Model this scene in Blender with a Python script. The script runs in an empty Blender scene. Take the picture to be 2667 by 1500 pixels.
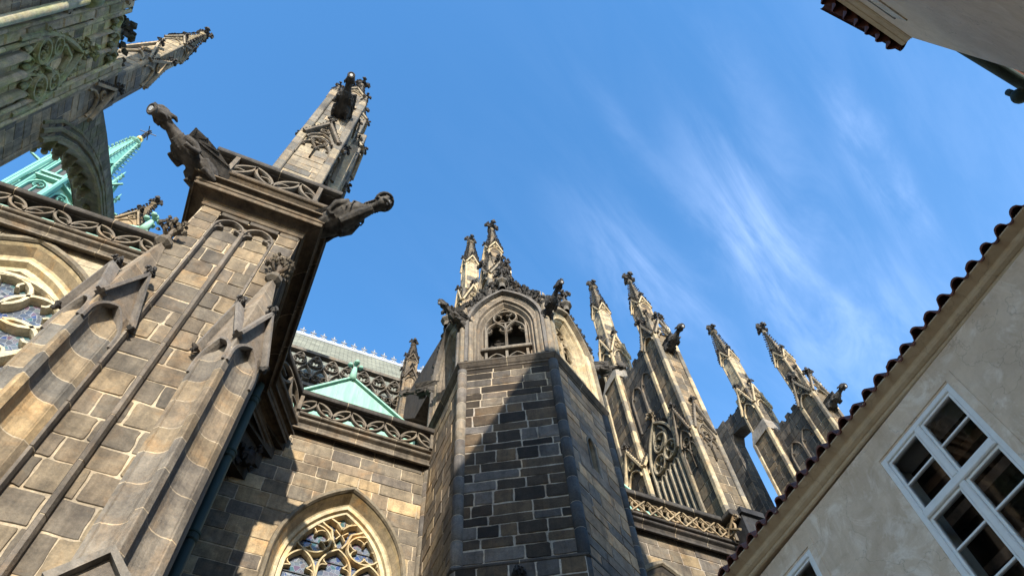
import bpy, math, random
from mathutils import Vector, Matrix
sc = bpy.context.scene
COL = sc.collection
R = math.radians
PI = math.pi
# ------------------------------------------------------------------ camera
# origin = the photographer's eye, +X runs along the cathedral, +Y towards it; the ground is at z = -1.6
yaw, pitch, roll = R(27.65), R(62.164), R(-5.098)
fwd = Vector((math.sin(yaw) * math.cos(pitch), math.cos(yaw) * math.cos(pitch), math.sin(pitch)))
rgt = Vector((math.cos(yaw), -math.sin(yaw), 0)); upv = rgt.cross(fwd)
r_ = math.cos(roll) * rgt + math.sin(roll) * upv
u_ = -math.sin(roll) * rgt + math.cos(roll) * upv
cam = bpy.data.cameras.new("camera"); camo = bpy.data.objects.new("camera", cam); COL.objects.link(camo)
camo.matrix_world = Matrix(((r_.x, u_.x, -fwd.x, 0), (r_.y, u_.y, -fwd.y, 0), (r_.z, u_.z, -fwd.z, 0), (0, 0, 0, 1)))
cam.sensor_width = 36; cam.lens = 36 * 1900 / 2667; cam.clip_start = .05; cam.clip_end = 5000
sc.camera = camo
# ------------------------------------------------------------------ light
SUN = Vector((-.19, -1, .40)).normalized()
sl = bpy.data.lights.new("sun", 'SUN'); sl.energy = 3.35; sl.angle = R(.55); sl.color = (1, .925, .80)
so = bpy.data.objects.new("sun", sl); COL.objects.link(so)
so.rotation_euler = SUN.to_track_quat('Z', 'Y').to_euler(); so.location = (-4, -20, 30)
W = bpy.data.worlds.new("World"); sc.world = W; W.use_nodes = True
nt = W.node_tree; nt.nodes.clear()
def wn(t, **k):
    n = nt.nodes.new(t)
    for a, b in k.items(): setattr(n, a, b)
    return n
sky = wn('ShaderNodeTexSky', sky_type='NISHITA', sun_disc=False, sun_elevation=math.asin(SUN.z),
         sun_rotation=math.atan2(SUN.x, SUN.y), altitude=300, air_density=1.0, dust_density=.3, ozone_density=1.6)
tc = wn('ShaderNodeTexCoord')
sep = wn('ShaderNodeSeparateXYZ'); nt.links.new(tc.outputs['Generated'], sep.inputs[0])
def wm(op, a, b=None, clamp=False):
    n = wn('ShaderNodeMath', operation=op, use_clamp=clamp)
    for i, q in enumerate((a, b)):
        if q is None: continue
        if isinstance(q, (int, float)): n.inputs[i].default_value = q
        else: nt.links.new(q, n.inputs[i])
    return n.outputs[0]
zz = wm('MAXIMUM', sep.outputs[2], .08)
px = wm('DIVIDE', sep.outputs[0], zz); py = wm('DIVIDE', sep.outputs[1], zz)
cmb = wn('ShaderNodeCombineXYZ'); nt.links.new(px, cmb.inputs[0]); nt.links.new(py, cmb.inputs[1])
def cloudnoise(scale, rot, sx, sy, loc, detail, dist=0.0):
    m = wn('ShaderNodeMapping'); m.inputs['Rotation'].default_value = (0, 0, rot)
    m.inputs['Scale'].default_value = (sx, sy, 1); m.inputs['Location'].default_value = loc
    nt.links.new(cmb.outputs[0], m.inputs[0])
    n = wn('ShaderNodeTexNoise'); n.inputs['Scale'].default_value = scale; n.inputs['Detail'].default_value = detail
    n.inputs['Roughness'].default_value = .6; n.inputs['Distortion'].default_value = dist
    nt.links.new(m.outputs[0], n.inputs['Vector'])
    return n.outputs['Fac']
def wramp(x, lo, hi):
    n = wn('ShaderNodeMapRange', interpolation_type='SMOOTHSTEP')
    n.inputs[1].default_value = lo; n.inputs[2].default_value = hi
    nt.links.new(x, n.inputs[0]); return n.outputs[0]
CL_ROT = R(27)   # cirrus fibres lie along one wind direction
def cl_map(loc, scale, rot=CL_ROT):
    m = wn('ShaderNodeMapping', vector_type='TEXTURE'); m.inputs['Rotation'].default_value = (0, 0, rot)
    m.inputs['Scale'].default_value = (*scale, 1); m.inputs['Location'].default_value = (*loc, 0)
    nt.links.new(cmb.outputs[0], m.inputs[0]); return m.outputs[0]
def cl_noise(scale, stretch, loc, detail, dist=0., rot=CL_ROT):
    n = wn('ShaderNodeTexNoise'); n.inputs['Scale'].default_value = scale; n.inputs['Detail'].default_value = detail
    n.inputs['Roughness'].default_value = .62; n.inputs['Distortion'].default_value = dist
    nt.links.new(cl_map(loc, stretch, rot), n.inputs['Vector']); return n.outputs['Fac']
def cl_blob(cx, cy, lx, ly, amp, rot=CL_ROT):
    l = wn('ShaderNodeVectorMath', operation='LENGTH'); nt.links.new(cl_map((cx, cy), (lx, ly), rot), l.inputs[0])
    return wm('MULTIPLY', wramp(wm('SUBTRACT', 1, l.outputs['Value']), 0, .95), amp)
fibre = wramp(cl_noise(9, (3.2, .8), (.3, .2), 9, .5), .36, .70)
soft = wramp(cl_noise(5, (1.6, 1), (1.3, .7), 5, .3), .30, .72)
bl = None
for q in ((.545, .235, .26, .11, 1.0), (.66, .30, .26, .13, .55), (.665, .085, .22, .05, .95), (.78, .14, .18, .05, .35), (.38, .36, .22, .10, .38), (.48, .40, .25, .10, .6), (.85, .33, .25, .2, .6), (.33, .20, .2, .03, .25), (.42, .06, .2, .04, .18), (.60, .16, .2, .06, .35)):
    o_ = cl_blob(*q); bl = o_ if bl is None else wm('ADD', bl, o_)
cl = wm('MULTIPLY', bl, wm('ADD', wm('MULTIPLY', fibre, .62), wm('MULTIPLY', soft, .30)), True)
cl = wm('ADD', wm('MULTIPLY', cl, .24), wm('ADD', wm('MULTIPLY', wramp(px, .1, 1.4), .05), wm('MULTIPLY', wm('MULTIPLY', fibre, wramp(px, -.2, .8)), .03)), True)
hsv = wn('ShaderNodeHueSaturation'); hsv.inputs['Hue'].default_value = .499; hsv.inputs['Saturation'].default_value = 1.27
nt.links.new(sky.outputs[0], hsv.inputs['Color'])
mixc = wn('ShaderNodeMixRGB'); nt.links.new(cl, mixc.inputs[0]); nt.links.new(hsv.outputs[0], mixc.inputs[1])
mixc.inputs[2].default_value = (3.3, 3.9, 5.3, 1)
bg = wn('ShaderNodeBackground'); bg.inputs[1].default_value = .15
nt.links.new(mixc.outputs[0], bg.inputs[0])
out = wn('ShaderNodeOutputWorld'); nt.links.new(bg.outputs[0], out.inputs[0])
sc.view_settings.view_transform = 'Standard'; sc.view_settings.look = 'None'; sc.view_settings.gamma = 1
sc.view_settings.exposure = 1.66
try:
    sc.cycles.max_bounces = 6; sc.cycles.diffuse_bounces = 4
except Exception: pass

# ------------------------------------------------------------------ helpers
rng = random.Random(7)
def lin(r, g, b):
    f = lambda c: (c / 255 / 12.92) if c / 255 <= .04045 else ((c / 255 + .055) / 1.055) ** 2.4
    return (f(r), f(g), f(b))
def shade(c, k): return tuple(x * k for x in c)
class Fr:
    """a frame: origin, u along, v up, w out"""
    def __init__(s, o, u=(1, 0, 0), v=(0, 0, 1), w=None):
        s.o = Vector(o); s.u = Vector(u).normalized(); s.v = Vector(v).normalized()
        s.w = Vector(w).normalized() if w is not None else s.u.cross(s.v)
    def p(s, a, b, c=0): return s.o + s.u * a + s.v * b + s.w * c
    def sub(s, a, b, c=0): return Fr(s.p(a, b, c), s.u, s.v, s.w)
class MB:
    def __init__(s): s.v = []; s.f = []; s.c = []
    def add(s, vs, fs, col):
        o = len(s.v); s.v.extend([tuple(q) for q in vs])
        for f in fs: s.f.append([i + o for i in f]); s.c.append(col)
    def quad(s, a, b, c, d, col): s.add([a, b, c, d], [(0, 1, 2, 3)], col)
    def box(s, fr, a0, a1, b0, b1, c0, c1, col, ch=0):
        P = fr.p
        if ch:
            vs = [P(a0, b0, c0), P(a1, b0, c0), P(a1, b1, c0), P(a0, b1, c0),
                  P(a0, b0, c1 - ch), P(a1, b0, c1 - ch), P(a1, b1, c1 - ch), P(a0, b1, c1 - ch),
                  P(a0 + ch, b0 + ch, c1), P(a1 - ch, b0 + ch, c1), P(a1 - ch, b1 - ch, c1), P(a0 + ch, b1 - ch, c1)]
            fs = [(3, 2, 1, 0), (0, 1, 5, 4), (1, 2, 6, 5), (2, 3, 7, 6), (3, 0, 4, 7), (4, 5, 9, 8), (5, 6, 10, 9), (6, 7, 11, 10), (7, 4, 8, 11), (8, 9, 10, 11)]
        else:
            vs = [P(a0, b0, c0), P(a1, b0, c0), P(a1, b1, c0), P(a0, b1, c0), P(a0, b0, c1), P(a1, b0, c1), P(a1, b1, c1), P(a0, b1, c1)]
            fs = [(3, 2, 1, 0), (4, 5, 6, 7), (0, 1, 5, 4), (1, 2, 6, 5), (2, 3, 7, 6), (3, 0, 4, 7)]
        s.add(vs, fs, col)
    def wbox(s, x0, x1, y0, y1, z0, z1, col): s.box(Fr((0, 0, 0), (1, 0, 0), (0, 1, 0), (0, 0, 1)), x0, x1, y0, y1, z0, z1, col)
    def loft(s, rings, col, closed=True, cap0=False, cap1=False):
        n = len(rings[0]); o = len(s.v); vs = [q for r in rings for q in r]; fs = []
        for i in range(len(rings) - 1):
            for j in range(n if closed else n - 1):
                k = (j + 1) % n
                fs.append((i * n + j, i * n + k, (i + 1) * n + k, (i + 1) * n + j))
        if cap0: fs.append(tuple(reversed(range(n))))
        if cap1: fs.append(tuple(range((len(rings) - 1) * n, len(rings) * n)))
        s.add(vs, fs, col)
    def prism(s, fr, pts, d0, d1, col, back=True):
        n = len(pts); vs = [fr.p(a, b, d0) for a, b in pts] + [fr.p(a, b, d1) for a, b in pts]
        fs = [tuple(range(n, 2 * n))] + [(i, (i + 1) % n, n + (i + 1) % n, n + i) for i in range(n)]
        if back: fs.append(tuple(reversed(range(n))))
        s.add(vs, fs, col)
    def stroke(s, fr, pts, w, d0, d1, col, taper=.45, closed=False):
        """a bar of stone following a 2D line, narrower towards its front"""
        n = len(pts); rings = []
        for i in range(n):
            if closed: a, b = pts[i - 1], pts[(i + 1) % n]
            else: a, b = pts[max(i - 1, 0)], pts[min(i + 1, n - 1)]
            tx, ty = b[0] - a[0], b[1] - a[1]; l = math.hypot(tx, ty) or 1
            nx, ny = -ty / l, tx / l; x, y = pts[i]
            m = d0 + (d1 - d0) * .55
            rings.append([fr.p(x - nx * w / 2, y - ny * w / 2, d0), fr.p(x - nx * w / 2, y - ny * w / 2, m),
                          fr.p(x - nx * w / 2 * taper, y - ny * w / 2 * taper, d1), fr.p(x + nx * w / 2 * taper, y + ny * w / 2 * taper, d1),
                          fr.p(x + nx * w / 2, y + ny * w / 2, m), fr.p(x + nx * w / 2, y + ny * w / 2, d0)])
        if closed: rings.append(rings[0])
        s.loft(rings, col, True, not closed, not closed)
    def tube(s, pts, rad, col, n=10, caps=True):
        pts = [Vector(p) for p in pts]
        if not isinstance(rad, (list, tuple)): rad = [rad] * len(pts)
        rings = []; prev = None
        for i, p in enumerate(pts):
            t = (pts[min(i + 1, len(pts) - 1)] - pts[max(i - 1, 0)]).normalized()
            a = prev if prev is not None else (Vector((0, 0, 1)) if abs(t.z) < .9 else Vector((1, 0, 0)))
            x = (a - t * a.dot(t)).normalized(); y = t.cross(x); prev = x
            rr = rad[i] if isinstance(rad[i], (list, tuple)) else (rad[i], rad[i])
            rings.append([p + x * math.cos(2 * PI * k / n) * rr[0] + y * math.sin(2 * PI * k / n) * rr[1] for k in range(n)])
        s.loft(rings, col, True, caps, caps)
    def ball(s, c, r, col, sx=1, sy=1, sz=1, n=8, m=5, M=None):
        c = Vector(c); rings = []
        for i in range(1, m):
            t = PI * i / m
            rings.append([Vector((math.sin(t) * math.cos(2 * PI * k / n) * r * sx, math.sin(t) * math.sin(2 * PI * k / n) * r * sy, -math.cos(t) * r * sz)) for k in range(n)])
        if M is not None: rings = [[M @ q for q in g] for g in rings]
        rings = [[c + q for q in g] for g in rings]
        s.loft(rings, col, True, True, True)
    def octa(s, c, r, col, rs, axis=None, e=1.0):
        """small jittered knob (carved leaf)"""
        c = Vector(c); j = lambda: rs.uniform(.75, 1.25)
        ax = Vector(axis).normalized() if axis is not None else Vector((0, 0, 1))
        b = ax.orthogonal().normalized(); d = ax.cross(b)
        a0 = rs.uniform(0, PI)
        ring = [c + (b * math.cos(a0 + k * PI / 2.5) + d * math.sin(a0 + k * PI / 2.5)) * r * j() for k in range(5)]
        vs = [c - ax * r * e * j(), *ring, c + ax * r * e * j()]
        fs = [(0, (k + 1) % 5 + 1, k + 1) for k in range(5)] + [(6, k + 1, (k + 1) % 5 + 1) for k in range(5)]
        s.add(vs, fs, col)
    def build(s, name, mat, parent=None, smooth=False, label=None, kind=None):
        me = bpy.data.meshes.new(name); me.from_pydata(s.v, [], s.f)
        at = me.color_attributes.new("Col", 'FLOAT_COLOR', 'CORNER')
        buf = []
        for f, c in zip(s.f, s.c): buf.extend([c[0], c[1], c[2], 1.0] * len(f))
        at.data.foreach_set('color', buf)
        if smooth: me.polygons.foreach_set('use_smooth', [True] * len(me.polygons))
        me.materials.append(mat); me.validate(); me.update()
        o = bpy.data.objects.new(name, me); COL.objects.link(o)
        if parent is not None: o.parent = parent; o.matrix_parent_inverse = parent.matrix_world.inverted() if False else Matrix.Translation(-parent.location)
        if label: o['label'] = label
        if kind: o['kind'] = kind
        return o
def thing(name, label, cat, loc=(0, 0, 0), group=None):
    o = bpy.data.objects.new(name, None); COL.objects.link(o); o.location = loc; o.empty_display_size = .2
    o['label'] = label; o['category'] = cat
    if group: o['group'] = group
    return o
def tag(o, label, cat, group=None):
    o['label'] = label; o['category'] = cat
    if group: o['group'] = group
    return o
def copy_tree(o, parent=None):
    c = o.copy(); COL.objects.link(c)
    if parent is not None: c.parent = parent; c.matrix_parent_inverse = o.matrix_parent_inverse.copy()
    for ch in list(o.children): copy_tree(ch, c)
    return c

# ------------------------------------------------------------------ materials
def mat_new(name):
    m = bpy.data.materials.new(name); m.use_nodes = True; m.node_tree.nodes.clear()
    N = m.node_tree.nodes; L = m.node_tree.links
    o = N.new('ShaderNodeOutputMaterial'); b = N.new('ShaderNodeBsdfPrincipled'); L.new(b.outputs[0], o.inputs[0])
    return m, N, L, b
def nz(N, L, vec, scale, detail=5, rough=.6, dist=0):
    n = N.new('ShaderNodeTexNoise'); n.inputs['Scale'].default_value = scale; n.inputs['Detail'].default_value = detail
    n.inputs['Roughness'].default_value = rough; n.inputs['Distortion'].default_value = dist
    L.new(vec, n.inputs['Vector']); return n.outputs['Fac']
def mr(N, L, x, a, b, c=0, d=1):
    n = N.new('ShaderNodeMapRange'); n.inputs[1].default_value = a; n.inputs[2].default_value = b
    n.inputs[3].default_value = c; n.inputs[4].default_value = d; L.new(x, n.inputs[0]); return n.outputs[0]
def mx(N, L, f, a, b, mode='MIX'):
    n = N.new('ShaderNodeMixRGB'); n.blend_type = mode
    for i, q in ((0, f), (1, a), (2, b)):
        if isinstance(q, (int, float)): n.inputs[i].default_value = q
        elif isinstance(q, tuple): n.inputs[i].default_value = (*q, 1)
        else: L.new(q, n.inputs[i])
    return n.outputs[0]
def stone(name, soot=.5, ochre=.35, moss=0., rough=.9, bump=.5, streak=.0):
    m, N, L, b = mat_new(name)
    g = N.new('ShaderNodeNewGeometry'); pos = g.outputs['Position']
    at = N.new('ShaderNodeAttribute'); at.attribute_name = 'Col'
    c = at.outputs['Color']
    big = nz(N, L, pos, 1.3, 4, .6); mid = nz(N, L, pos, 5.5, 6, .65, .4); fin = nz(N, L, pos, 34, 5, .7)
    c = mx(N, L, 1, c, mx(N, L, mr(N, L, mid, .3, .7), (.66, .66, .67), (1.28, 1.25, 1.2)), 'MULTIPLY')
    c = mx(N, L, 1, c, mx(N, L, mr(N, L, fin, .3, .7), (.78, .78, .78), (1.2, 1.2, 1.2)), 'MULTIPLY')
    och = mr(N, L, nz(N, L, pos, 2.1, 5, .6, .8), .52, .68, 0, ochre)
    c = mx(N, L, och, c, mx(N, L, 1, c, (1.45, 1.02, .58), 'MULTIPLY'))
    st = mr(N, L, big, .46, .66, 0, soot)
    c = mx(N, L, st, c, mx(N, L, 1, c, (.42, .42, .45), 'MULTIPLY'))
    if streak:
        mp = N.new('ShaderNodeMapping'); mp.inputs['Scale'].default_value = (7, 7, .55); L.new(pos, mp.inputs[0])
        sk = mr(N, L, nz(N, L, mp.outputs[0], 1, 5, .6), .5, .66, 0, streak)
        c = mx(N, L, sk, c, mx(N, L, 1, c, (.3, .3, .32), 'MULTIPLY'))
    mp2 = N.new('ShaderNodeMapping'); mp2.inputs['Scale'].default_value = (2.4, 2.4, .22); L.new(pos, mp2.inputs[0])
    rn = mr(N, L, nz(N, L, mp2.outputs[0], 1, 7, .68, .3), .50, .63, 0, .42)
    c = mx(N, L, rn, c, mx(N, L, 1, c, (.45, .42, .40), 'MULTIPLY'))
    if moss:
        mp = N.new('ShaderNodeMapping'); mp.inputs['Scale'].default_value = (3, 3, .8); L.new(pos, mp.inputs[0])
        ms = mr(N, L, nz(N, L, mp.outputs[0], 1.2, 5, .65, .5), .42, .62, 0, moss)
        c = mx(N, L, ms, c, mx(N, L, 1, c, (.80, .98, .56), 'MULTIPLY'))
    L.new(c, b.inputs['Base Color']); b.inputs['Roughness'].default_value = rough
    b.inputs['Specular IOR Level'].default_value = .25
    if bump:
        bp = N.new('ShaderNodeBump'); bp.inputs['Strength'].default_value = bump; bp.inputs['Distance'].default_value = .02
        ad = N.new('ShaderNodeMath'); ad.operation = 'ADD'; L.new(fin, ad.inputs[0]); L.new(mid, ad.inputs[1])
        L.new(ad.outputs[0], bp.inputs['Height']); L.new(bp.outputs[0], b.inputs['Normal'])
    return m
M_ST = stone("sandstone", .5, .32, streak=.32)
M_DK = stone("sooty_sandstone", .55, .35, streak=.5)
M_PALE = stone("pale_limestone", .12, .55, bump=.25)
M_MOSS = stone("mossy_sandstone", .35, .3, moss=.72)
M_GAR = stone("weathered_black_stone", .6, .25, streak=.35, bump=.7)
M_CREST = stone("carved_sooty_stone", .4, .3, bump=.3)
def copper(name, base, dark):
    m, N, L, b = mat_new(name)
    g = N.new('ShaderNodeNewGeometry'); pos = g.outputs['Position']
    mp = N.new('ShaderNodeMapping'); mp.inputs['Scale'].default_value = (4, 4, .5); L.new(pos, mp.inputs[0])
    at = N.new('ShaderNodeAttribute'); at.attribute_name = 'Col'
    c = mx(N, L, mr(N, L, nz(N, L, mp.outputs[0], 1.6, 7, .7, .4), .35, .66), base, dark)
    c = mx(N, L, 1, c, at.outputs['Color'], 'MULTIPLY')
    L.new(c, b.inputs['Base Color']); b.inputs['Roughness'].default_value = .75; b.inputs['Specular IOR Level'].default_value = .3
    return m
M_CU = copper("green_copper", (.225, .395, .32), (.14, .285, .235))
M_PIPE = copper("dark_green_paint", (.034, .052, .040), (.022, .034, .028))
def simple(name, col, rough=.6, metal=0, var=.25, sc_=6, spec=.4):
    m, N, L, b = mat_new(name)
    g = N.new('ShaderNodeNewGeometry'); pos = g.outputs['Position']
    a = tuple(x * (1 - var) for x in col); d = tuple(x * (1 + var) for x in col)
    L.new(mx(N, L, mr(N, L, nz(N, L, pos, sc_, 5), .3, .7), a, d), b.inputs['Base Color'])
    b.inputs['Roughness'].default_value = rough; b.inputs['Metallic'].default_value = metal; b.inputs['Specular IOR Level'].default_value = spec
    return m
M_GOLD = simple("gilded_metal", (.85, .55, .18), .3, 1, .08)
M_IRON = simple("black_iron", (.02, .022, .025), .6, 0, .3)
M_WOOD = simple("white_painted_wood", (.74, .73, .71), .45, 0, .06, 9)
M_TILE = simple("red_clay_tile", (.12, .042, .028), .8, 0, .5, 7)
M_BEAM = simple("weathered_grey_timber", (.62, .60, .56), .8, 0, .12)
M_ROOM = simple("dark_interior", (.13, .07, .045), .9, 0, .75, 2.2)
M_MIRROR = simple("pale_metal_lining", (.36, .36, .36), .5, 0, .1)
def plaster(name, c0, c1, c2):
    m, N, L, b = mat_new(name)
    g = N.new('ShaderNodeNewGeometry'); pos = g.outputs['Position']
    c = mx(N, L, mr(N, L, nz(N, L, pos, 1.6, 7, .65, .6), .38, .64), c0, c1)
    c = mx(N, L, mr(N, L, nz(N, L, pos, 1.9, 9, .72, 1.4), .50, .64, 0, .8), c, c2)
    c = mx(N, L, mr(N, L, nz(N, L, pos, 8, 6, .7, .4), .5, .75, 0, .3), c, mx(N, L, 1, c, (.62, .56, .5), 'MULTIPLY'))
    mp = N.new('ShaderNodeMapping'); mp.inputs['Scale'].default_value = (5, 5, .35); L.new(pos, mp.inputs[0])
    c = mx(N, L, mr(N, L, nz(N, L, mp.outputs[0], 1, 6, .65, .3), .54, .72, 0, .28), c, mx(N, L, 1, c, (.6, .55, .5), 'MULTIPLY'))
    ck = N.new('ShaderNodeTexVoronoi'); ck.feature = 'DISTANCE_TO_EDGE'; ck.inputs['Scale'].default_value = .8
    wv = N.new('ShaderNodeVectorMath'); wv.operation = 'MULTIPLY_ADD'; wn2 = N.new('ShaderNodeTexNoise'); wn2.inputs['Scale'].default_value = 3; wn2.inputs['Detail'].default_value = 6; L.new(pos, wn2.inputs['Vector'])
    L.new(wn2.outputs['Color'], wv.inputs[0]); wv.inputs[1].default_value = (.7, .7, .7); L.new(pos, wv.inputs[2]); L.new(wv.outputs[0], ck.inputs['Vector'])
    c = mx(N, L, mr(N, L, ck.outputs['Distance'], .0, .006, .35, 0), c, (.14, .11, .09))
    L.new(c, b.inputs['Base Color']); b.inputs['Roughness'].default_value = .93; b.inputs['Specular IOR Level'].default_value = .2
    bp = N.new('ShaderNodeBump'); bp.inputs['Strength'].default_value = .3; bp.inputs['Distance'].default_value = .02
    L.new(nz(N, L, pos, 25, 6, .7), bp.inputs['Height']); L.new(bp.outputs[0], b.inputs['Normal'])
    return m
M_PLA = plaster("blotchy_beige_plaster", (.56, .425, .31), (.68, .535, .405), (.82, .71, .60))
M_PLB = plaster("smooth_ochre_plaster", (.46, .345, .225), (.52, .40, .27), (.54, .43, .30))
M_PLC = plaster("grey_beige_plaster", (.56, .435, .315), (.64, .51, .38), (.66, .54, .42))
def glass_stained():
    m, N, L, b = mat_new("stained_leaded_glass")
    g = N.new('ShaderNodeNewGeometry'); pos = g.outputs['Position']
    mp = N.new('ShaderNodeMapping'); mp.inputs['Scale'].default_value = (1, .1, 1); L.new(pos, mp.inputs[0])
    v = N.new('ShaderNodeTexVoronoi'); v.inputs['Scale'].default_value = 10; L.new(mp.outputs[0], v.inputs['Vector'])
    e = N.new('ShaderNodeTexVoronoi'); e.feature = 'DISTANCE_TO_EDGE'; e.inputs['Scale'].default_value = 10; L.new(mp.outputs[0], e.inputs['Vector'])
    sp = N.new('ShaderNodeSeparateColor'); L.new(v.outputs['Color'], sp.inputs[0])
    cr = N.new('ShaderNodeValToRGB'); cr.color_ramp.interpolation = 'CONSTANT'
    els = cr.color_ramp.elements
    cols = [(0, (0.064, 0.075, 0.098)), (.25, (0.045, 0.056, 0.075)), (.45, (0.09, 0.105, 0.116)), (.62, (.085, .06, .085)), (.72, (.045, .09, .095)), (.84, (0.105, 0.101, 0.116)), (.93, (.03, .05, .13))]
    els[0].position = 0; els[0].color = (*cols[0][1], 1)
    els[1].position = cols[1][0]; els[1].color = (*cols[1][1], 1)
    for p_, c_ in cols[2:]:
        x = els.new(p_); x.color = (*c_, 1)
    L.new(sp.outputs[0], cr.inputs[0])
    c = mx(N, L, mr(N, L, e.outputs['Distance'], .02, .035), (.20, .21, .22), cr.outputs[0])
    L.new(c, b.inputs['Base Color']); va = N.new('ShaderNodeVectorMath'); va.operation = 'MULTIPLY_ADD'; L.new(v.outputs['Color'], va.inputs[0]); va.inputs[1].default_value = (.22, .22, .22); vs = N.new('ShaderNodeVectorMath'); vs.operation = 'SUBTRACT'; L.new(g.outputs['Normal'], vs.inputs[0]); vs.inputs[1].default_value = (.11, .11, .11); L.new(vs.outputs[0], va.inputs[2])
    vn = N.new('ShaderNodeVectorMath'); vn.operation = 'NORMALIZE'; L.new(va.outputs[0], vn.inputs[0]); L.new(vn.outputs[0], b.inputs['Normal'])
    b.inputs['Roughness'].default_value = .12; b.inputs['Specular IOR Level'].default_value = .6
    return m
M_SG = glass_stained()
def pane():
    m, N, L, b = mat_new("window_pane_glass"); N.remove(b)
    o = [n for n in N if n.type == 'OUTPUT_MATERIAL'][0]
    t = N.new('ShaderNodeBsdfTransparent'); t.inputs[0].default_value = (.82, .84, .84, 1)
    gl = N.new('ShaderNodeBsdfGlossy'); gl.inputs['Roughness'].default_value = .03
    fr = N.new('ShaderNodeFresnel'); fr.inputs[0].default_value = 1.5
    ms = N.new('ShaderNodeMixShader'); L.new(fr.outputs[0], ms.inputs[0]); L.new(t.outputs[0], ms.inputs[1]); L.new(gl.outputs[0], ms.inputs[2])
    L.new(ms.outputs[0], o.inputs[0]); return m
M_PANE = pane()
def slate():
    m, N, L, b = mat_new("grey_slate")
    tcn = N.new('ShaderNodeUVMap')
    br = N.new('ShaderNodeTexBrick'); br.inputs['Scale'].default_value = 1.0
    br.inputs['Brick Width'].default_value = .5; br.inputs['Row Height'].default_value = .28; br.inputs['Mortar Size'].default_value = .02
    br.inputs['Color1'].default_value = (.13, .132, .115, 1); br.inputs['Color2'].default_value = (.19, .192, .165, 1); br.inputs['Mortar'].default_value = (.06, .06, .055, 1)
    L.new(tcn.outputs[0], br.inputs['Vector'])
    g = N.new('ShaderNodeNewGeometry')
    c = mx(N, L, 1, br.outputs[0], mx(N, L, mr(N, L, nz(N, L, g.outputs['Position'], .8, 5), .3, .7), (.8, .82, .8), (1.15, 1.17, 1.1)), 'MULTIPLY')
    L.new(c, b.inputs['Base Color']); b.inputs['Roughness'].default_value = .85; b.inputs['Specular IOR Level'].default_value = .05
    return m
M_SLATE = slate()

# ------------------------------------------------------------------ stone palettes (albedo)
MORT = (.36, .30, .215); MORT_D = (.27, .23, .185)
P_TAN = [(0.1371, 0.1068, 0.0735), (0.16, 0.1247, 0.0799), (0.2133, 0.1567, 0.0895), (0.1067, 0.089, 0.0671), (0.0876, 0.0748, 0.0576), (0.122, 0.0997, 0.0703), (0.2209, 0.1709, 0.1055), (0.1067, 0.089, 0.0671), (0.0914, 0.0783, 0.064)]
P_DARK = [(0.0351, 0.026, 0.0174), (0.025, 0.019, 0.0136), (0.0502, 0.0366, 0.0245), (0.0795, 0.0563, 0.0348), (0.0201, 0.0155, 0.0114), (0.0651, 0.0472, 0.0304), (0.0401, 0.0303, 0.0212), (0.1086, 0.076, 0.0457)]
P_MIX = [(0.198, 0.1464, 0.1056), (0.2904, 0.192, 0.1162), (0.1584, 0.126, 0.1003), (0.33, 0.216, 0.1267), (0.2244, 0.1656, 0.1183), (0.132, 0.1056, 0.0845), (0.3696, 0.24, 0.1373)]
P_GREY = [(0.1068, 0.0882, 0.0674), (0.1245, 0.1013, 0.0732), (0.0854, 0.0732, 0.0585), (0.1565, 0.1209, 0.082), (0.064, 0.0556, 0.0467), (0.1707, 0.1307, 0.0848), (0.096, 0.0817, 0.0643)]
P_MOSS = [(0.3634, 0.3306, 0.2102), (0.2573, 0.2248, 0.1636), (0.4542, 0.3835, 0.2512), (0.1969, 0.1719, 0.1402), (0.5148, 0.41, 0.2744)]
C_MOULD = (.135, .115, .09); C_MOULD_D = (.055, .048, .042); C_PALE = (.36, .285, .165); C_PALE2 = (.27, .22, .145); C_SOOT = (.035, .033, .033); C_CREST = (.055, .052, .05)

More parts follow.
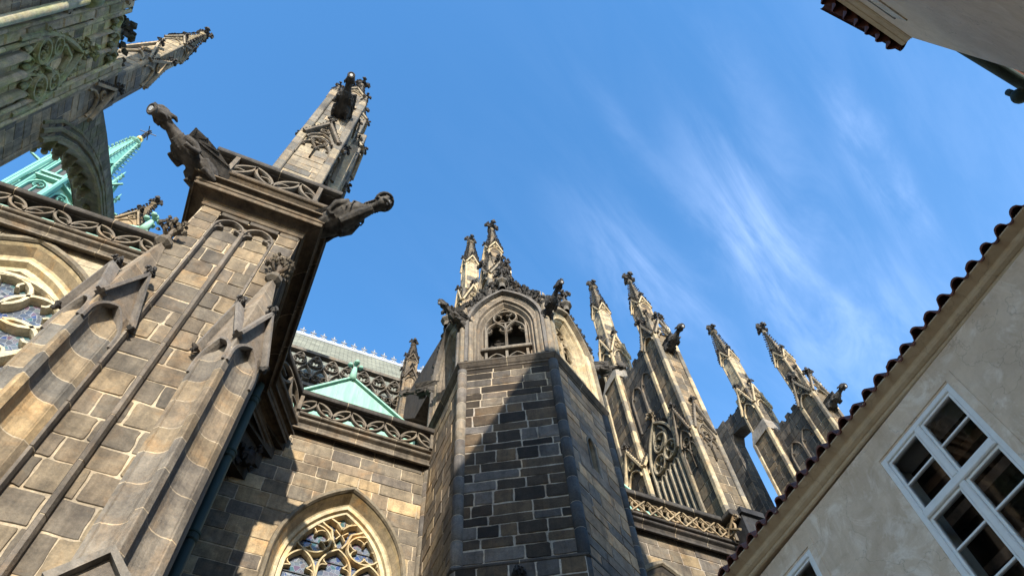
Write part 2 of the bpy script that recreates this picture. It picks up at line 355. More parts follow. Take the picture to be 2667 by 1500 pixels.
# ------------------------------------------------------------------ masonry
def ashlar(mb, fr, u0, u1, v0, v1, pal, mort=MORT, rh=(.26, .44), cw=(.38, .95), gap=.022, d=0., prot=.02, hole=None, rs=rng, jit=.006, mid_hole=None):
    def spans(v, a, b):
        h = hole(v) if hole else None
        if not h: return [(a, b)]
        o = []
        if a < h[0]: o.append((a, min(b, h[0])))
        if b > h[1]: o.append((max(a, h[1]), b))
        return o
    if hole:
        v = v0; st = .07
        while v < v1 - 1e-6:
            w = min(v + st, v1)
            for a, b in spans((v + w) / 2, u0, u1): mb.quad(fr.p(a, v, d), fr.p(b, v, d), fr.p(b, w, d), fr.p(a, w, d), mort)
            v = w
    else: mb.quad(fr.p(u0, v0, d), fr.p(u1, v0, d), fr.p(u1, v1, d), fr.p(u0, v1, d), mort)
    v = v0
    while v < v1 - .02:
        h = min(rs.uniform(*rh), v1 - v)
        if v1 - v - h < rh[0] * .5: h = v1 - v
        u = u0 - rs.uniform(0, cw[0] * .6); 
        while u < u1 - .01:
            w = rs.uniform(*cw) * (1.15 if h < sum(rh) / 2 else .9)
            a, b = max(u, u0), min(u + w, u1)
            if u1 - b < .12: b = u1; w = u1 - u + .01
            if b - a > .05:
                col = rs.choice(pal); k = rs.uniform(.85, 1.15); col = tuple(c * k for c in col)
                g = gap / 2; z = d + rs.uniform(.35, 1) * prot; j = lambda: rs.uniform(-jit, jit)
                def block(a, b, v, w_):
                    cs_ = [(a + g + j(), v + g + j()), (b - g + j(), v + g + j()), (b - g + j(), w_ - g + j()), (a + g + j(), w_ - g + j())]
                    q = []
                    for n_ in range(4):
                        p0, p1 = cs_[n_], cs_[(n_ + 1) % 4]; ln = math.hypot(p1[0] - p0[0], p1[1] - p0[1]); ck = min(.035, ln * .12) * rs.random()
                        dx, dy = (p1[0] - p0[0]) / ln, (p1[1] - p0[1]) / ln
                        q.append((p0[0] + dx * ck, p0[1] + dy * ck))
                        for t_ in ((.36, .68) if ln > .3 else (.5,)):
                            e_ = rs.uniform(-.9, .7) * jit * 1.3; q.append((p0[0] + dx * ln * t_ - dy * -e_, p0[1] + dy * ln * t_ + dx * -e_))
                        ck2 = min(.035, ln * .12) * rs.random(); q.append((p1[0] - dx * ck2, p1[1] - dy * ck2))
                    cx_, cy_ = (a + b) / 2, (v + w_) / 2; e = .007
                    i = [(x + (e if x < cx_ else -e), y + (e if y < cy_ else -e)) for x, y in q]; n_ = len(q)
                    tl = rs.uniform(-.004, .004)
                    vs = [fr.p(x, y, d + .0005) for x, y in q] + [fr.p(x, y, z + tl * (1 if x > cx_ else -1)) for x, y in i]
                    mb.add(vs, [tuple(range(n_, 2 * n_))] + [(k_, (k_ + 1) % n_, n_ + (k_ + 1) % n_, n_ + k_) for k_ in range(n_)], col)
                H = [hole(v + h * t) for t in (.02, .5, .98)] if hole else [None]
                if hole and any(x and x[0] < b and x[1] > a for x in H):
                    n = max(2, int(h / .06)); st = h / n
                    for i in range(n):
                        for p, q in spans(v + st * (i + .5), a, b):
                            if q - p > .02:
                                lo, hi = v + st * i + (g if i == 0 else 0), v + st * (i + 1) - (g if i == n - 1 else 0)
                                pa, qb = p + (g if p == a else 0), q - (g if q == b else 0)
                                mb.quad(fr.p(pa, lo, z), fr.p(qb, lo, z), fr.p(qb, hi, z), fr.p(pa, hi, z), col)
                else: block(a, b, v, v + h)
            u += w
        v += h
def courses(mb, ring_fn, z0, z1, pal, mort=MORT, rh=(.35, .55), gap=.02, rs=rng, smooth_n=0):
    """stack of drums of one plan: ring_fn(z, inset) gives the outline"""
    z = z0
    while z < z1 - .03:
        h = min(rs.uniform(*rh), z1 - z)
        if z1 - z - h < .15: h = z1 - z
        k = rs.uniform(.85, 1.15); col = tuple(c * k for c in rs.choice(pal))
        mb.loft([ring_fn(z, .004), ring_fn(z + gap, .004)], mort, True)
        mb.loft([ring_fn(z + gap, .004), ring_fn(z + gap + .004, 0), ring_fn(z + h, 0), ring_fn(z + h, .004)], col, True)
        z += h
    lid = ring_fn(z1, 0); mb.add(lid, [tuple(range(len(lid)))], rs.choice(pal))
def sq_ring(cx, cy, hx, hy, ch=0.0):
    def f(z, i):
        a, b = hx - i, hy - i
        if ch:
            c = ch
            pts = [(-a + c, -b), (a - c, -b), (a, -b + c), (a, b - c), (a - c, b), (-a + c, b), (-a, b - c), (-a, -b + c)]
        else: pts = [(-a, -b), (a, -b), (a, b), (-a, b)]
        return [Vector((cx + x, cy + y, z)) for x, y in pts]
    return f
def poly_ring(cx, cy, r, n, rot=0):
    return lambda z, i: [Vector((cx + (r - i) * math.cos(rot + 2 * PI * k / n), cy + (r - i) * math.sin(rot + 2 * PI * k / n), z)) for k in range(n)]
def sweep(mb, path, prof, col, closed=False, zref=0):
    """moulding: 2D path (outward on its right side) and profile of (out, z)"""
    n = len(path); rings = []
    for i in range(n):
        p = Vector((*path[i],)); ns = []
        if closed or i > 0: t = (Vector((*path[i],)) - Vector((*path[i - 1],))).normalized(); ns.append(Vector((t.y, -t.x)))
        if closed or i < n - 1: t = (Vector((*path[(i + 1) % n],)) - Vector((*path[i],))).normalized(); ns.append(Vector((t.y, -t.x)))
        m = sum(ns, Vector((0, 0))); m = m / (m.dot(ns[0])) if m.length > 1e-6 else ns[0]
        rings.append([Vector((p.x + m.x * o, p.y + m.y * o, z + zref)) for o, z in prof])
    if closed: rings.append(rings[0])
    # split into stones about a metre long, with pale joints
    for i in range(len(rings) - 1):
        a, b = rings[i], rings[i + 1]; L = (a[0] - b[0]).length; k = max(1, int(L / .95))
        for j in range(k):
            t0, t1 = j / k, (j + 1) / k; g = .006 / max(L, .1)
            q_ = rng.uniform(.82, 1.18); c = tuple(x * q_ for x in col)
            A = [p.lerp(q, t0 + g) for p, q in zip(a, b)]; B = [p.lerp(q, t1 - g) for p, q in zip(a, b)]
            mb.loft([A, B], c, False)
            if j < k - 1:
                C = [p.lerp(q, t1 + g) for p, q in zip(a, b)]; mb.loft([B, C], MORT, False)
    mb.add(rings[0], [tuple(range(len(prof)))], col); mb.add(rings[-1], [tuple(range(len(prof)))], col)
# ------------------------------------------------------------------ gothic pieces
def arch(a, vs, h, vb=None, n=9, cu=0., k=None):
    """pointed arch line of half width a springing at vs, apex height h above it"""
    if k is None: k = (a * a + h * h) / (2 * a)
    th = math.asin(min(1, h / k)); L = []
    for i in range(n + 1):
        t = th * i / n; L.append((cu - a + k - k * math.cos(t), vs + k * math.sin(t)))
    Rr = [(2 * cu - x, y) for x, y in reversed(L[:-1])]
    P = L + Rr
    if vb is not None: P = [(cu - a, vb)] + P + [(cu + a, vb)]
    return P
def circ(cu, cv, r, n=20, a0=0, a1=2 * PI): return [(cu + r * math.cos(a0 + (a1 - a0) * i / n), cv + r * math.sin(a0 + (a1 - a0) * i / n)) for i in range(n + (0 if a1 - a0 > 6.28 else 1))]
def foil(mb, fr, cu, cv, r, n, rot, w, d0, d1, col, ring=True, taper=.45):
    """ring with n cusped lobes inside"""
    if ring: mb.stroke(fr, circ(cu, cv, r, 22), w, d0, d1, col, taper, True)
    rl = r * math.sin(PI / n) / (1 + math.sin(PI / n)) * 1.02; dl = r - rl
    for i in range(n):
        a = rot + 2 * PI * i / n; x, y = cu + dl * math.cos(a), cv + dl * math.sin(a)
        sp = PI * .5 + PI / n
        mb.stroke(fr, circ(x, y, rl, 8, a - sp, a + sp), w * .62, d0, d1 - (d1 - d0) * .2, col, taper)
def soft(pts, k=2):
    for _ in range(k):
        q = [pts[0]]
        for a, b in zip(pts, pts[1:]): q += [(a[0] * .75 + b[0] * .25, a[1] * .75 + b[1] * .25), (a[0] * .25 + b[0] * .75, a[1] * .25 + b[1] * .75)]
        pts = q + [pts[-1]]
    return pts
def trefoil_head(mb, fr, cu, a, vs, h, w, d0, d1, col, vb=None, taper=.45):
    mb.stroke(fr, arch(a, vs, h, vb, 7, cu), w, d0, d1, col, taper)
    for s in (-1, 1):
        mb.stroke(fr, soft([(cu + s * a * .45, vs + h * .26), (cu + s * a * .78, vs + h * .42), (cu + s * a * .62, vs + h * .72), (cu + s * a * .42, vs + h * .82)]), w * .6, d0, d1 - (d1 - d0) * .25, col, taper)
        mb.stroke(fr, soft([(cu + s * a * .98, vs + h * .0), (cu + s * a * .86, vs + h * .22), (cu + s * a * .45, vs + h * .26)]), w * .6, d0, d1 - (d1 - d0) * .25, col, taper)
def crocket(mb, p, out, up, s, col, rs=rng):
    p = Vector(p); out = Vector(out).normalized(); up = Vector(up).normalized()
    k = rs.uniform(.85, 1.15) * s * .92
    mb.octa(p + out * k * .12, k * .46, col, rs, out, 1.3)
    mb.octa(p + out * k * .62 + up * k * .3, k * .52, col, rs, out + up, .8)
def fleuron(mb, p, s, col, up=(0, 0, 1), rs=rng, arms=4, rot=0.):
    """finial: stem, two whorls of leaves and a bud"""
    s = s * .78
    p = Vector(p); up = Vector(up).normalized(); x = up.orthogonal().normalized(); y = up.cross(x)
    mb.tube([p - up * s * .25, p + up * s * .35, p + up * s * .5], [s * .15, s * .10, s * .2], col, 6)
    for lvl, rr, q in ((.55, .50, .26), (.98, .36, .22)):
        for k in range(arms):
            a = rot + k * 2 * PI / arms; d = x * math.cos(a) + y * math.sin(a)
            mb.octa(p + up * s * lvl + d * s * rr * .55, s * q * .75, col, rs, d, 1.3)
            mb.octa(p + up * s * (lvl + .12) + d * s * rr, s * q, col, rs, d + up, .9)
            mb.octa(p + up * s * (lvl - .06) + d * s * rr * 1.2, s * q * .55, col, rs, d - up, .9)
    mb.tube([p + up * s * .5, p + up * s * 1.05], [s * .13, s * .12], col, 6)
    mb.octa(p + up * s * 1.3, s * .2, col, rs, up, 1.3)
def gablet(mb, fr, a, h, col, ccol, cs=.1, nc=5, t=.12, fin=.32, arched=True, pan=None, thick=.1):
    """steep gable on a face: frame origin at the middle of its base"""
    t = t * min(1, a / .6) ** 1.5; w = .13 * a + .03; nc = int(nc * 1.5); q_ = min(1.2, a / .62); cs = cs * (.25 + .75 * q_) if a < .6 else cs; fin = fin * (.3 + .7 * q_) if fin and a < .6 else fin
    mb.stroke(fr, [(-a, 0), (0, h)], w, -.02, t, col, .8); mb.stroke(fr, [(a, 0), (0, h)], w, -.02, t, col, .8)
    if pan: mb.add([fr.p(-a * .95, 0, t * .25), fr.p(a * .95, 0, t * .25), fr.p(0, h * .95, t * .25)], [(0, 1, 2)], pan)
    if arched:
        mb.stroke(fr, arch(a * .72, -h * .18, h * .42, None, 6), w * .7, -.02, t * .55, col, .5)
        foil(mb, fr, 0, h * .45, a * .26, 3, PI / 2, w * .5, -.01, t * .5, col)
    for s in (-1, 1):
        d = Vector((s * h, a)).normalized()
        for i in range(nc):
            q = (i + .6) / (nc + .3)
            crocket(mb, fr.p(s * a * (1 - q) + d.x * w * .5, h * q + d.y * w * .5, t * .5), fr.u * d.x + fr.v * d.y, fr.v, cs, ccol)
    if fin: fleuron(mb, fr.p(0, h + w * .4, t * .4), fin, ccol)
def spirelet(mb, cx, cy, z0, z1, r0, r1, n, rot, col, ccol, cs=.1, nc=9, fin=.45, mort=True):
    R_ = lambda t: r0 + (r1 - r0) * t
    ring = lambda t: [Vector((cx + R_(t) * math.cos(rot + 2 * PI * k / n), cy + R_(t) * math.sin(rot + 2 * PI * k / n), z0 + (z1 - z0) * t)) for k in range(n)]
    m = max(3, int((z1 - z0) / .5))
    for i in range(m):
        t0, t1 = i / m, (i + 1) / m; k = rng.uniform(.85, 1.15)
        mb.loft([ring(t0), ring(t1 - .004)], tuple(c * k for c in col)); mb.loft([ring(t1 - .004), ring(t1)], MORT)
    mb.loft([ring(0), ring(1)], col, True, True, True)
    for k in range(n):
        a = rot + 2 * PI * k / n; d = Vector((math.cos(a), math.sin(a), .15))
        nc_ = int(nc * 1.35)
        for i in range(nc_):
            t = (i + .4) / nc_; p = Vector((cx + R_(t) * math.cos(a), cy + R_(t) * math.sin(a), z0 + (z1 - z0) * t))
            crocket(mb, p, d, (0, 0, 1), cs * (1.1 - .35 * t), ccol)
    if fin:
        mb.tube([(cx, cy, z1 - .02), (cx, cy, z1 + fin * .1), (cx, cy, z1 + fin * .22)], [r1 * 1.2, r1 * 1.9, r1 * 1.3], col, 8)
        fleuron(mb, (cx, cy, z1 + fin * .2), fin, ccol, rot=PI / 4)
FACES = {'S': ((1, 0, 0), (0, -1, 0)), 'E': ((0, 1, 0), (1, 0, 0)), 'N': ((-1, 0, 0), (0, 1, 0)), 'W': ((0, -1, 0), (-1, 0, 0))}
def face(cx, cy, hx, hy, z, s):
    u, w = FACES[s]; d = hy if s in 'SN' else hx
    return Fr((cx + w[0] * d, cy + w[1] * d, z), u, (0, 0, 1), w)
def pier_stage(par, cx, cy, hx, hy, z0, z1, pal, sides='SEW', pil=.2, mat=M_ST, rec=.07, gab=None, ccol=C_CREST, name='shaft', rh=(.32, .5), mort=MORT, cw=(.35, .8), trac=False, pan=None):
    """square stage of a pier: corner pilasters, sunk ashlar panels, optional traceried gablets; gab = (z, h)"""
    mb = MB()
    for sx in (-1, 1):
        for sy in (-1, 1):
            courses(mb, sq_ring(cx + sx * (hx - pil / 2), cy + sy * (hy - pil / 2), pil / 2, pil / 2, .025), z0, z1, pal, mort, (.5, .95))
    for s in 'SENW':
        f = face(cx, cy, hx, hy, 0, s); h = hx if s in 'SN' else hy
        if s in sides: ashlar(mb, f, -h + pil - .01, h - pil + .01, z0, z1, pan or pal, mort, rh, cw, d=-rec)
        else: mb.quad(f.p(-h + pil - .01, z0, -rec), f.p(h - pil + .01, z0, -rec), f.p(h - pil + .01, z1, -rec), f.p(-h + pil - .01, z1, -rec), pal[0])
    z = z1 + .001
    mb.quad((cx - hx, cy - hy, z), (cx + hx, cy - hy, z), (cx + hx, cy + hy, z), (cx - hx, cy + hy, z), pal[0])
    mb.build(name, mat, par)
    if gab:
        for s in sides:
            f = face(cx, cy, hx, hy, gab[0], s); h = (hx if s in 'SN' else hy)
            g = MB()
            gablet(g, f, h * (.98 if not trac else .8), gab[1], pal[-1] if not trac else C_MOULD, ccol, .085 if h < .7 else .1, 6, .12, .42, True, None)
            if trac:
                a = h - pil
                trefoil_head(g, f, -a / 2, a / 2, -.9, .5, .05, -rec, .0, C_MOULD, -1.6); trefoil_head(g, f, a / 2, a / 2, -.9, .5, .05, -rec, .0, C_MOULD, -1.6)
                foil(g, f, 0, -.25, a * .55, 4, PI / 4, .06, -rec, .02, C_MOULD)
            g.build('gablet', mat, par)

# ================================================================== GROUND
g = MB(); g.quad((-600, -600, -1.6), (600, -600, -1.6), (600, 600, -1.6), (-600, 600, -1.6), (.2, .19, .17))
M_GROUND = stone("granite_paving", .3, .2)
go = g.build('ground', M_GROUND, kind='structure')

# ================================================================== AISLE WALLS (with cornice, parapet and window)
PROF_S = [(0, 14.10), (.05, 14.09), (.13, 14.00), (.17, 13.98), (.20, 13.99), (.20, 14.03), (.14, 14.08), (.12, 14.16), (.15, 14.23), (.24, 14.27), (.26, 14.29), (.26, 14.33), (.19, 14.36), (.18, 14.42), (.26, 14.44), (.28, 14.46), (.28, 14.50), (.05, 14.53), (-.25, 14.53)]
PROF_R = [(.24, 14.98), (.29, 14.985), (.29, 15.0), (.35, 15.01), (.40, 15.03), (.417, 15.06), (.417, 15.16), (.30, 15.24), (.0, 15.26), (.0, 14.98), (.24, 14.98)]
def parapet(par, path, mat, z0=14.48, z1=15.04, off=.34, per=.8, kind='arc', seed=3):
    """openwork balustrade along a 2D path, with its rail"""
    m = MB(); sweep(m, path, PROF_R, (.05, .045, .04)); rail = m.build('handrail', mat, par)
    tr = MB()
    for i in range(len(path) - 1):
        a, b = Vector((*path[i], 0)), Vector((*path[i + 1], 0)); t = (b - a).normalized(); n = Vector((t.y, -t.x, 0)); L = (b - a).length
        f = Fr(a + n * (off - .16), t, (0, 0, 1), n); d0, d1 = .03, .12; H = z1 - z0; c = C_MOULD
        k = max(1, round(L / per)); P = L / k
        for s in (0, L - .09) if L > 1 else (0,):
            tr.box(f, s, s + .09, z0, z1, -.02, .16, c)
        if kind == 'arc':
            for j in range(-1, k):
                u0 = j * P
                ok = lambda pts: [q for q in pts if -.01 <= q[0] <= L + .01]
                for pts in (arch(P / 2, z0 + H * .05, H * .86, None, 10, u0 + P / 2), [(x + P / 2, z1 + z0 - y) for x, y in arch(P / 2, z0 + H * .08, H * .86, None, 10, u0 + P / 2)]):
                    q = ok(pts)
                    if len(q) > 2: tr.stroke(f, q, .072, d0, d1, c, .7)
                for s in (-1, 1):
                    q = ok(soft([(u0 + P / 2 + s * P * .44, z0 + H * .30), (u0 + P / 2 + s * P * .36, z0 + H * .5), (u0 + P / 2 + s * P * .18, z0 + H * .46)]))
                    if len(q) > 2: tr.stroke(f, q, .05, d0 + .01, d1 - .01, c, .6)
        elif kind == 'lozenge':
            for j in range(k):
                u = (j + .5) * P
                for s in (-1, 1):
                    tr.stroke(f, [(u - s * P / 2, z0), (u + s * P / 2, z1)], .06, d0, d1, (.26, .20, .125), .6)
                foil(tr, f, u, (z0 + z1) / 2, H * .34, 4, 0, .05, d0, d1 - .03, (.24, .185, .12))
                foil(tr, f, u + P / 2, (z0 + z1) / 2 + H * .3, H * .16, 3, PI / 2, .04, d0, d1 - .03, (.24, .185, .12), False)
    tr.build('tracery', mat, rail)
    return rail
def window_surround(par, fr, a, h, vs, vb, recess, widths, mats=(M_ST, M_PALE), hood_w=.12):
    """hood mould and stepped reveal of a pointed window; frame origin = wall face at the centre line"""
    hd = MB(); o = a + hood_w / 2
    hd.stroke(fr, arch(o, vs, h + hood_w * .75, vb, 12), hood_w, -.02, .10, (.17, .145, .105), .55)
    w = hd.build('window', mats[0], par)
    rv = MB(); rings = []; cols = []
    for (da, dd, c) in widths:
        rings.append([fr.p(x, y, dd) for x, y in arch(a - da, vs, h - da * 1.15, vb, 12)]); cols.append(c)
    for i in range(len(rings) - 1):
        n = len(rings[i])
        for j in range(n - 1):
            k = rng.uniform(.9, 1.1)
            rv.quad(rings[i][j], rings[i][j + 1], rings[i + 1][j + 1], rings[i + 1][j], tuple(c * k for c in cols[i]))
    rv.build('reveal', mats[1], w)
    return w
def hole_arch(a, h, vs, vb, cu=0.):
    k = (a * a + h * h) / (2 * a)
    def f(v):
        if v < vb or v > vs + h: return None
        if v < vs: return (cu - a, cu + a)
        x = a - k + math.sqrt(max(0, k * k - (v - vs) ** 2))
        return (cu - x, cu + x) if x > .01 else None
    return f
C1, C2, C3 = (.38, .315, .195), (.42, .36, .24), (.31, .25, .15)
# ---- middle bay
WY = 12.07
wall = thing('aisle_wall', 'ashlar aisle wall with a pointed traceried window and openwork parapet, left of the polygonal stair turret', 'wall', (1.2, WY, -1.6))
f = Fr((1.8, WY, 0), (1, 0, 0), (0, 0, 1), (0, -1, 0))
A, H, VS, VB = 1.33, 2.14, 10.45, 4.5
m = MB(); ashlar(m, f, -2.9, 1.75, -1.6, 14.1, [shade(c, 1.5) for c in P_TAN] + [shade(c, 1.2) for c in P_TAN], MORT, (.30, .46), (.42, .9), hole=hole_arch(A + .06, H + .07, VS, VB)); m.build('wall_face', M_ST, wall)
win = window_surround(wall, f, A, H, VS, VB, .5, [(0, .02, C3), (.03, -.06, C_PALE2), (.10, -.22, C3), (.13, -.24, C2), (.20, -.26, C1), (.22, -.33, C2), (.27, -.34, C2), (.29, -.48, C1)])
ft = f.sub(0, 0, -.43); t = MB(); a_in = 1.05; h_in = 1.85
t.stroke(ft, arch(a_in, VS, h_in, VB, 12), .09, -.06, .10, C2, .6)
for c_ in (-.72, 0, .72):
    top = 10.50 if c_ else 10.72
    trefoil_head(t, ft, c_, .345, top, .56, .07, -.06, .09, C1, VB, .5)
for s in (-1, 1): foil(t, ft, s * .56, 11.42, .37, 4, PI / 4 + s * .15, .07, -.06, .09, C1)
# the four-petalled figure above the two circles
for s in (-1, 1):
    t.stroke(ft, [(s * .06, 11.32), (s * .16, 11.5), (s * .22, 11.75), (s * .40, 11.86), (s * .56, 11.98), (s * .50, 12.05), (s * .28, 12.06), (s * .12, 11.98), (0, 11.83)], .075, -.06, .09, C1, .5)
    t.stroke(ft, [(s * .1, 11.55), (s * .02, 11.68), (s * .14, 11.8)], .05, -.05, .07, C1, .5)
    t.stroke(ft, [(s * .50, 12.05), (s * .32, 12.22), (0, 12.42)], .07, -.06, .09, C1, .5)
    t.stroke(ft, [(s * .9, 11.1), (s * .8, 11.55), (s * .62, 11.9)], .05, -.06, .06, C1, .5)
foil(t, ft, 0, 12.14, .2, 4, 0, .045, -.05, .05, C1, False)
t.build('tracery', M_PALE, win)
gm = MB(); gm.prism(f.sub(0, 0, -.52), arch(1.08, VS, 1.9, VB, 12), 0, .02, (.2, .2, .2)); gm.build('stained_glass', M_SG, win)
gm = MB(); [gm.box(f, -1.05 * min(1, (12.3 - z) / 1.2), 1.05 * min(1, (12.3 - z) / 1.2), z, z + .018, -.50, -.475, (.2, .2, .2)) for z in (9.2, 9.65, 10.1, 10.55, 11.0, 11.42, 11.85)]; gm.build('saddle_bars', M_IRON, win)
m = MB(); sweep(m, [(-1.3, WY), (3.52, WY)], PROF_S, C_MOULD); cn = m.build('cornice', M_DK, wall)
parapet(wall, [(.0, WY), (3.5, WY)], M_ST, per=.82)
# ---- left bay (its face lies further forward)
LY = 9.2
wl = thing('aisle_wall', 'ashlar wall with a rose-traceried pointed window and openwork parapet, at the left edge behind the buttress', 'wall', (-6, LY, -1.6))
f = Fr((-5.9, LY, 0), (1, 0, 0), (0, 0, 1), (0, -1, 0)); A, H, VS, VB = 2.05, 2.92, 10.98, 5
m = MB(); ashlar(m, f, -4.0, 3.4, 6, 14.1, [(.28, .235, .165), (.24, .20, .15), (.20, .175, .135), (.31, .265, .185)], (.40, .345, .25), (.4, .6), (.6, 1.2), hole=hole_arch(A + .06, H + .07, VS, VB))
m.quad(f.p(-4, -1.6), f.p(3.4, -1.6), f.p(3.4, 6), f.p(-4, 6), P_TAN[0]); m.build('wall_face', M_PALE, wl)
win = window_surround(wl, f, A, H, VS, VB, .5, [(0, .03, C3), (.05, -.02, C_PALE2), (.16, -.20, C3), (.22, -.21, C2), (.30, -.22, C1), (.36, -.34, C2), (.46, -.36, C2)], hood_w=.16)
ft = f.sub(0, 0, -.38); t = MB()
t.stroke(ft, arch(1.6, VS, 2.34, VB, 12), .12, -.06, .08, C2, .6)
CR = (.42, .375, .27); t.stroke(ft, circ(0, 11.75, 1.36, 40), .15, -.10, .10, CR, .6, True)
t.stroke(ft, circ(0, 11.75, .30, 20), .11, -.08, .09, CR, .6, True)
for k in range(6):
    a = PI / 2 + k * PI / 3; cx_, cy_ = .84 * math.cos(a), 11.75 + .84 * math.sin(a)
    t.stroke(ft, [(cx_ + .50 * math.cos(a + b) * 1.0, cy_ + .50 * math.sin(a + b)) for b in [(-150 + 300 * i / 16) * PI / 180 for i in range(17)]], .12, -.10, .09, CR, .6)
    for s in (-1, 1):
        q = [(cx_ + .48 * math.cos(a + s * b), cy_ + .48 * math.sin(a + s * b)) for b in (.55, )][0]
        d = Vector((cx_ - q[0], cy_ - q[1])).normalized()
        t.stroke(ft, [q, (q[0] + d.x * .14, q[1] + d.y * .14), (q[0] + d.x * .2 + d.y * .06 * s, q[1] + d.y * .2 - d.x * .06 * s)], .09, -.08, .07, CR, .6)
for c_ in (-.8, 0, .8): trefoil_head(t, ft, c_, .38, 9.6, .6, .085, -.06, .09, C1, VB, .5)
t.build('tracery', M_PALE, win)
gm = MB(); gm.prism(f.sub(0, 0, -.48), arch(1.66, VS, 2.4, VB, 12), 0, .02, (.2, .2, .2)); gm.build('stained_glass', M_SG, win)
m = MB(); sweep(m, [(-11, LY), (-2.85, LY)], PROF_S, C_MOULD); m.build('cornice', M_DK, wl)
parapet(wl, [(-11, LY), (-3.0, LY)], M_ST, per=.92)
# ---- right bay
wr = thing('aisle_wall', 'shaded aisle wall with a lozenge-patterned parapet, between the stair turret and the tiled eave', 'wall', (10, WY, -1.6))
f = Fr((9.9, WY, 0), (1, 0, 0), (0, 0, 1), (0, -1, 0)); A, H, VS, VB = 1.45, 2.3, 10.7, 5
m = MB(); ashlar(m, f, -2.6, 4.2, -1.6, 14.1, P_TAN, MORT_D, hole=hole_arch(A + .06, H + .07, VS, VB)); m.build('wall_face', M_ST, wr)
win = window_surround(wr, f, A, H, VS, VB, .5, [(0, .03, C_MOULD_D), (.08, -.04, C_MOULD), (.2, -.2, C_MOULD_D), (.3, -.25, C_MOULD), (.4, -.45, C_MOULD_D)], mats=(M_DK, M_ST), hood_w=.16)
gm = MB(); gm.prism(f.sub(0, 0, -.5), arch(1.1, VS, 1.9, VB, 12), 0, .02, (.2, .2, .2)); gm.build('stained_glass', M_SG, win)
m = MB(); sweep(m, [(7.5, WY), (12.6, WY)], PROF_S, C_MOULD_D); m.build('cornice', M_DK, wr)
parapet(wr, [(7.5, WY), (12.58, WY), (12.58, 12.0), (12.62, 11.35)], M_ST, per=.56, kind='lozenge')
m = MB(); m.wbox(12.6, 13.3, 11.3, 12.6, 10, 15.1, (.03, .03, .032)); m.wbox(12.56, 13.36, 11.2, 12.7, 15.1, 15.3, (.025, .025, .027)); m.build('corner_pier', M_DK, wr)

# ================================================================== BUTTRESS
bt = thing('buttress', 'massive stone buttress with panelled front and two gabled corner shafts, nearest thing on the left', 'buttress', (-1.96, 6.72, -1.6))
XC, YF, HB = -1.96, 6.717, .93
f = Fr((XC, YF, 0), (1, 0, 0), (0, 0, 1), (0, -1, 0)); m = MB()
rs = random.Random(11)
ashlar(m, f, -HB, -.57, -1.6, 13.17, P_GREY + P_TAN, MORT, (.30, .46), (.4, .8), rs=rs)
ashlar(m, f, .55, HB, -1.6, 13.17, P_GREY + P_TAN, MORT, (.30, .46), (.4, .8), rs=rs)
ashlar(m, f, -.57, .55, 13.0, 13.17, P_GREY, MORT, (.17, .18), (.4, .8), rs=rs)
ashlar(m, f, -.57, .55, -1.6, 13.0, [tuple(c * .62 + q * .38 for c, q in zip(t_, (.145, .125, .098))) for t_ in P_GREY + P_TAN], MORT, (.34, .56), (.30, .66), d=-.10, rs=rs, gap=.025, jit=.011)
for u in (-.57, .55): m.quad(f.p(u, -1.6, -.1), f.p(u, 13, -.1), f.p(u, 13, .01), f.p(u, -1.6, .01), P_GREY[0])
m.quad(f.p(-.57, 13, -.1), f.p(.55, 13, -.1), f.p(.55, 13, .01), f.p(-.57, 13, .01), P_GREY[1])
fe = Fr((XC + HB, YF, 0), (0, 1, 0), (0, 0, 1), (1, 0, 0)); ashlar(m, fe, 0, WY - YF, -1.6, 13.4, P_DARK, MORT_D, (.3, .45), (.4, .9), rs=rs)  # right side takes darker stones: its shade is put into the colour
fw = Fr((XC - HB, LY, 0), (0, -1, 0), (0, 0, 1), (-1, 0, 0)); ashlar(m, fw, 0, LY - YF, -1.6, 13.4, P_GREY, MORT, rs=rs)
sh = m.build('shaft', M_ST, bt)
m = MB()   # two blind lights: mullions and cusped heads
CM = (.13, .112, .092)
for u in (-.545, -.03, .525):
    for k in range(18):
        z0, z1 = -1.6 + k * .8, min(-1.6 + k * .8 + .785, 12.64)
        q_ = rs.uniform(.8, 1.25); c = tuple(x * q_ for x in CM)
        m.stroke(f, [(u, z0), (u, z1)], .10 if u == -.03 else .07, -.11, .015 if u == -.03 else .03, c, .5)
        if z1 < 12.6: m.stroke(f, [(u, z1), (u, z1 + .015)], .09, -.11, .01, MORT, .5)
for c_ in (-.285, .25):
    m.stroke(f, arch(.255, 12.62, .31, None, 8, c_), .07, -.11, .02, CM, .5)
    for s in (-1, 1):
        m.stroke(f, soft([(c_ + s * .245, 12.50), (c_ + s * .22, 12.62), (c_ + s * .11, 12.64)]), .055, -.11, -.01, CM, .6); m.stroke(f, soft([(c_ + s * .11, 12.64), (c_ + s * .215, 12.72), (c_ + s * .17, 12.84), (c_ + s * .05, 12.90)]), .055, -.11, -.01, CM, .6)
m.build('blind_tracery', M_ST, sh)
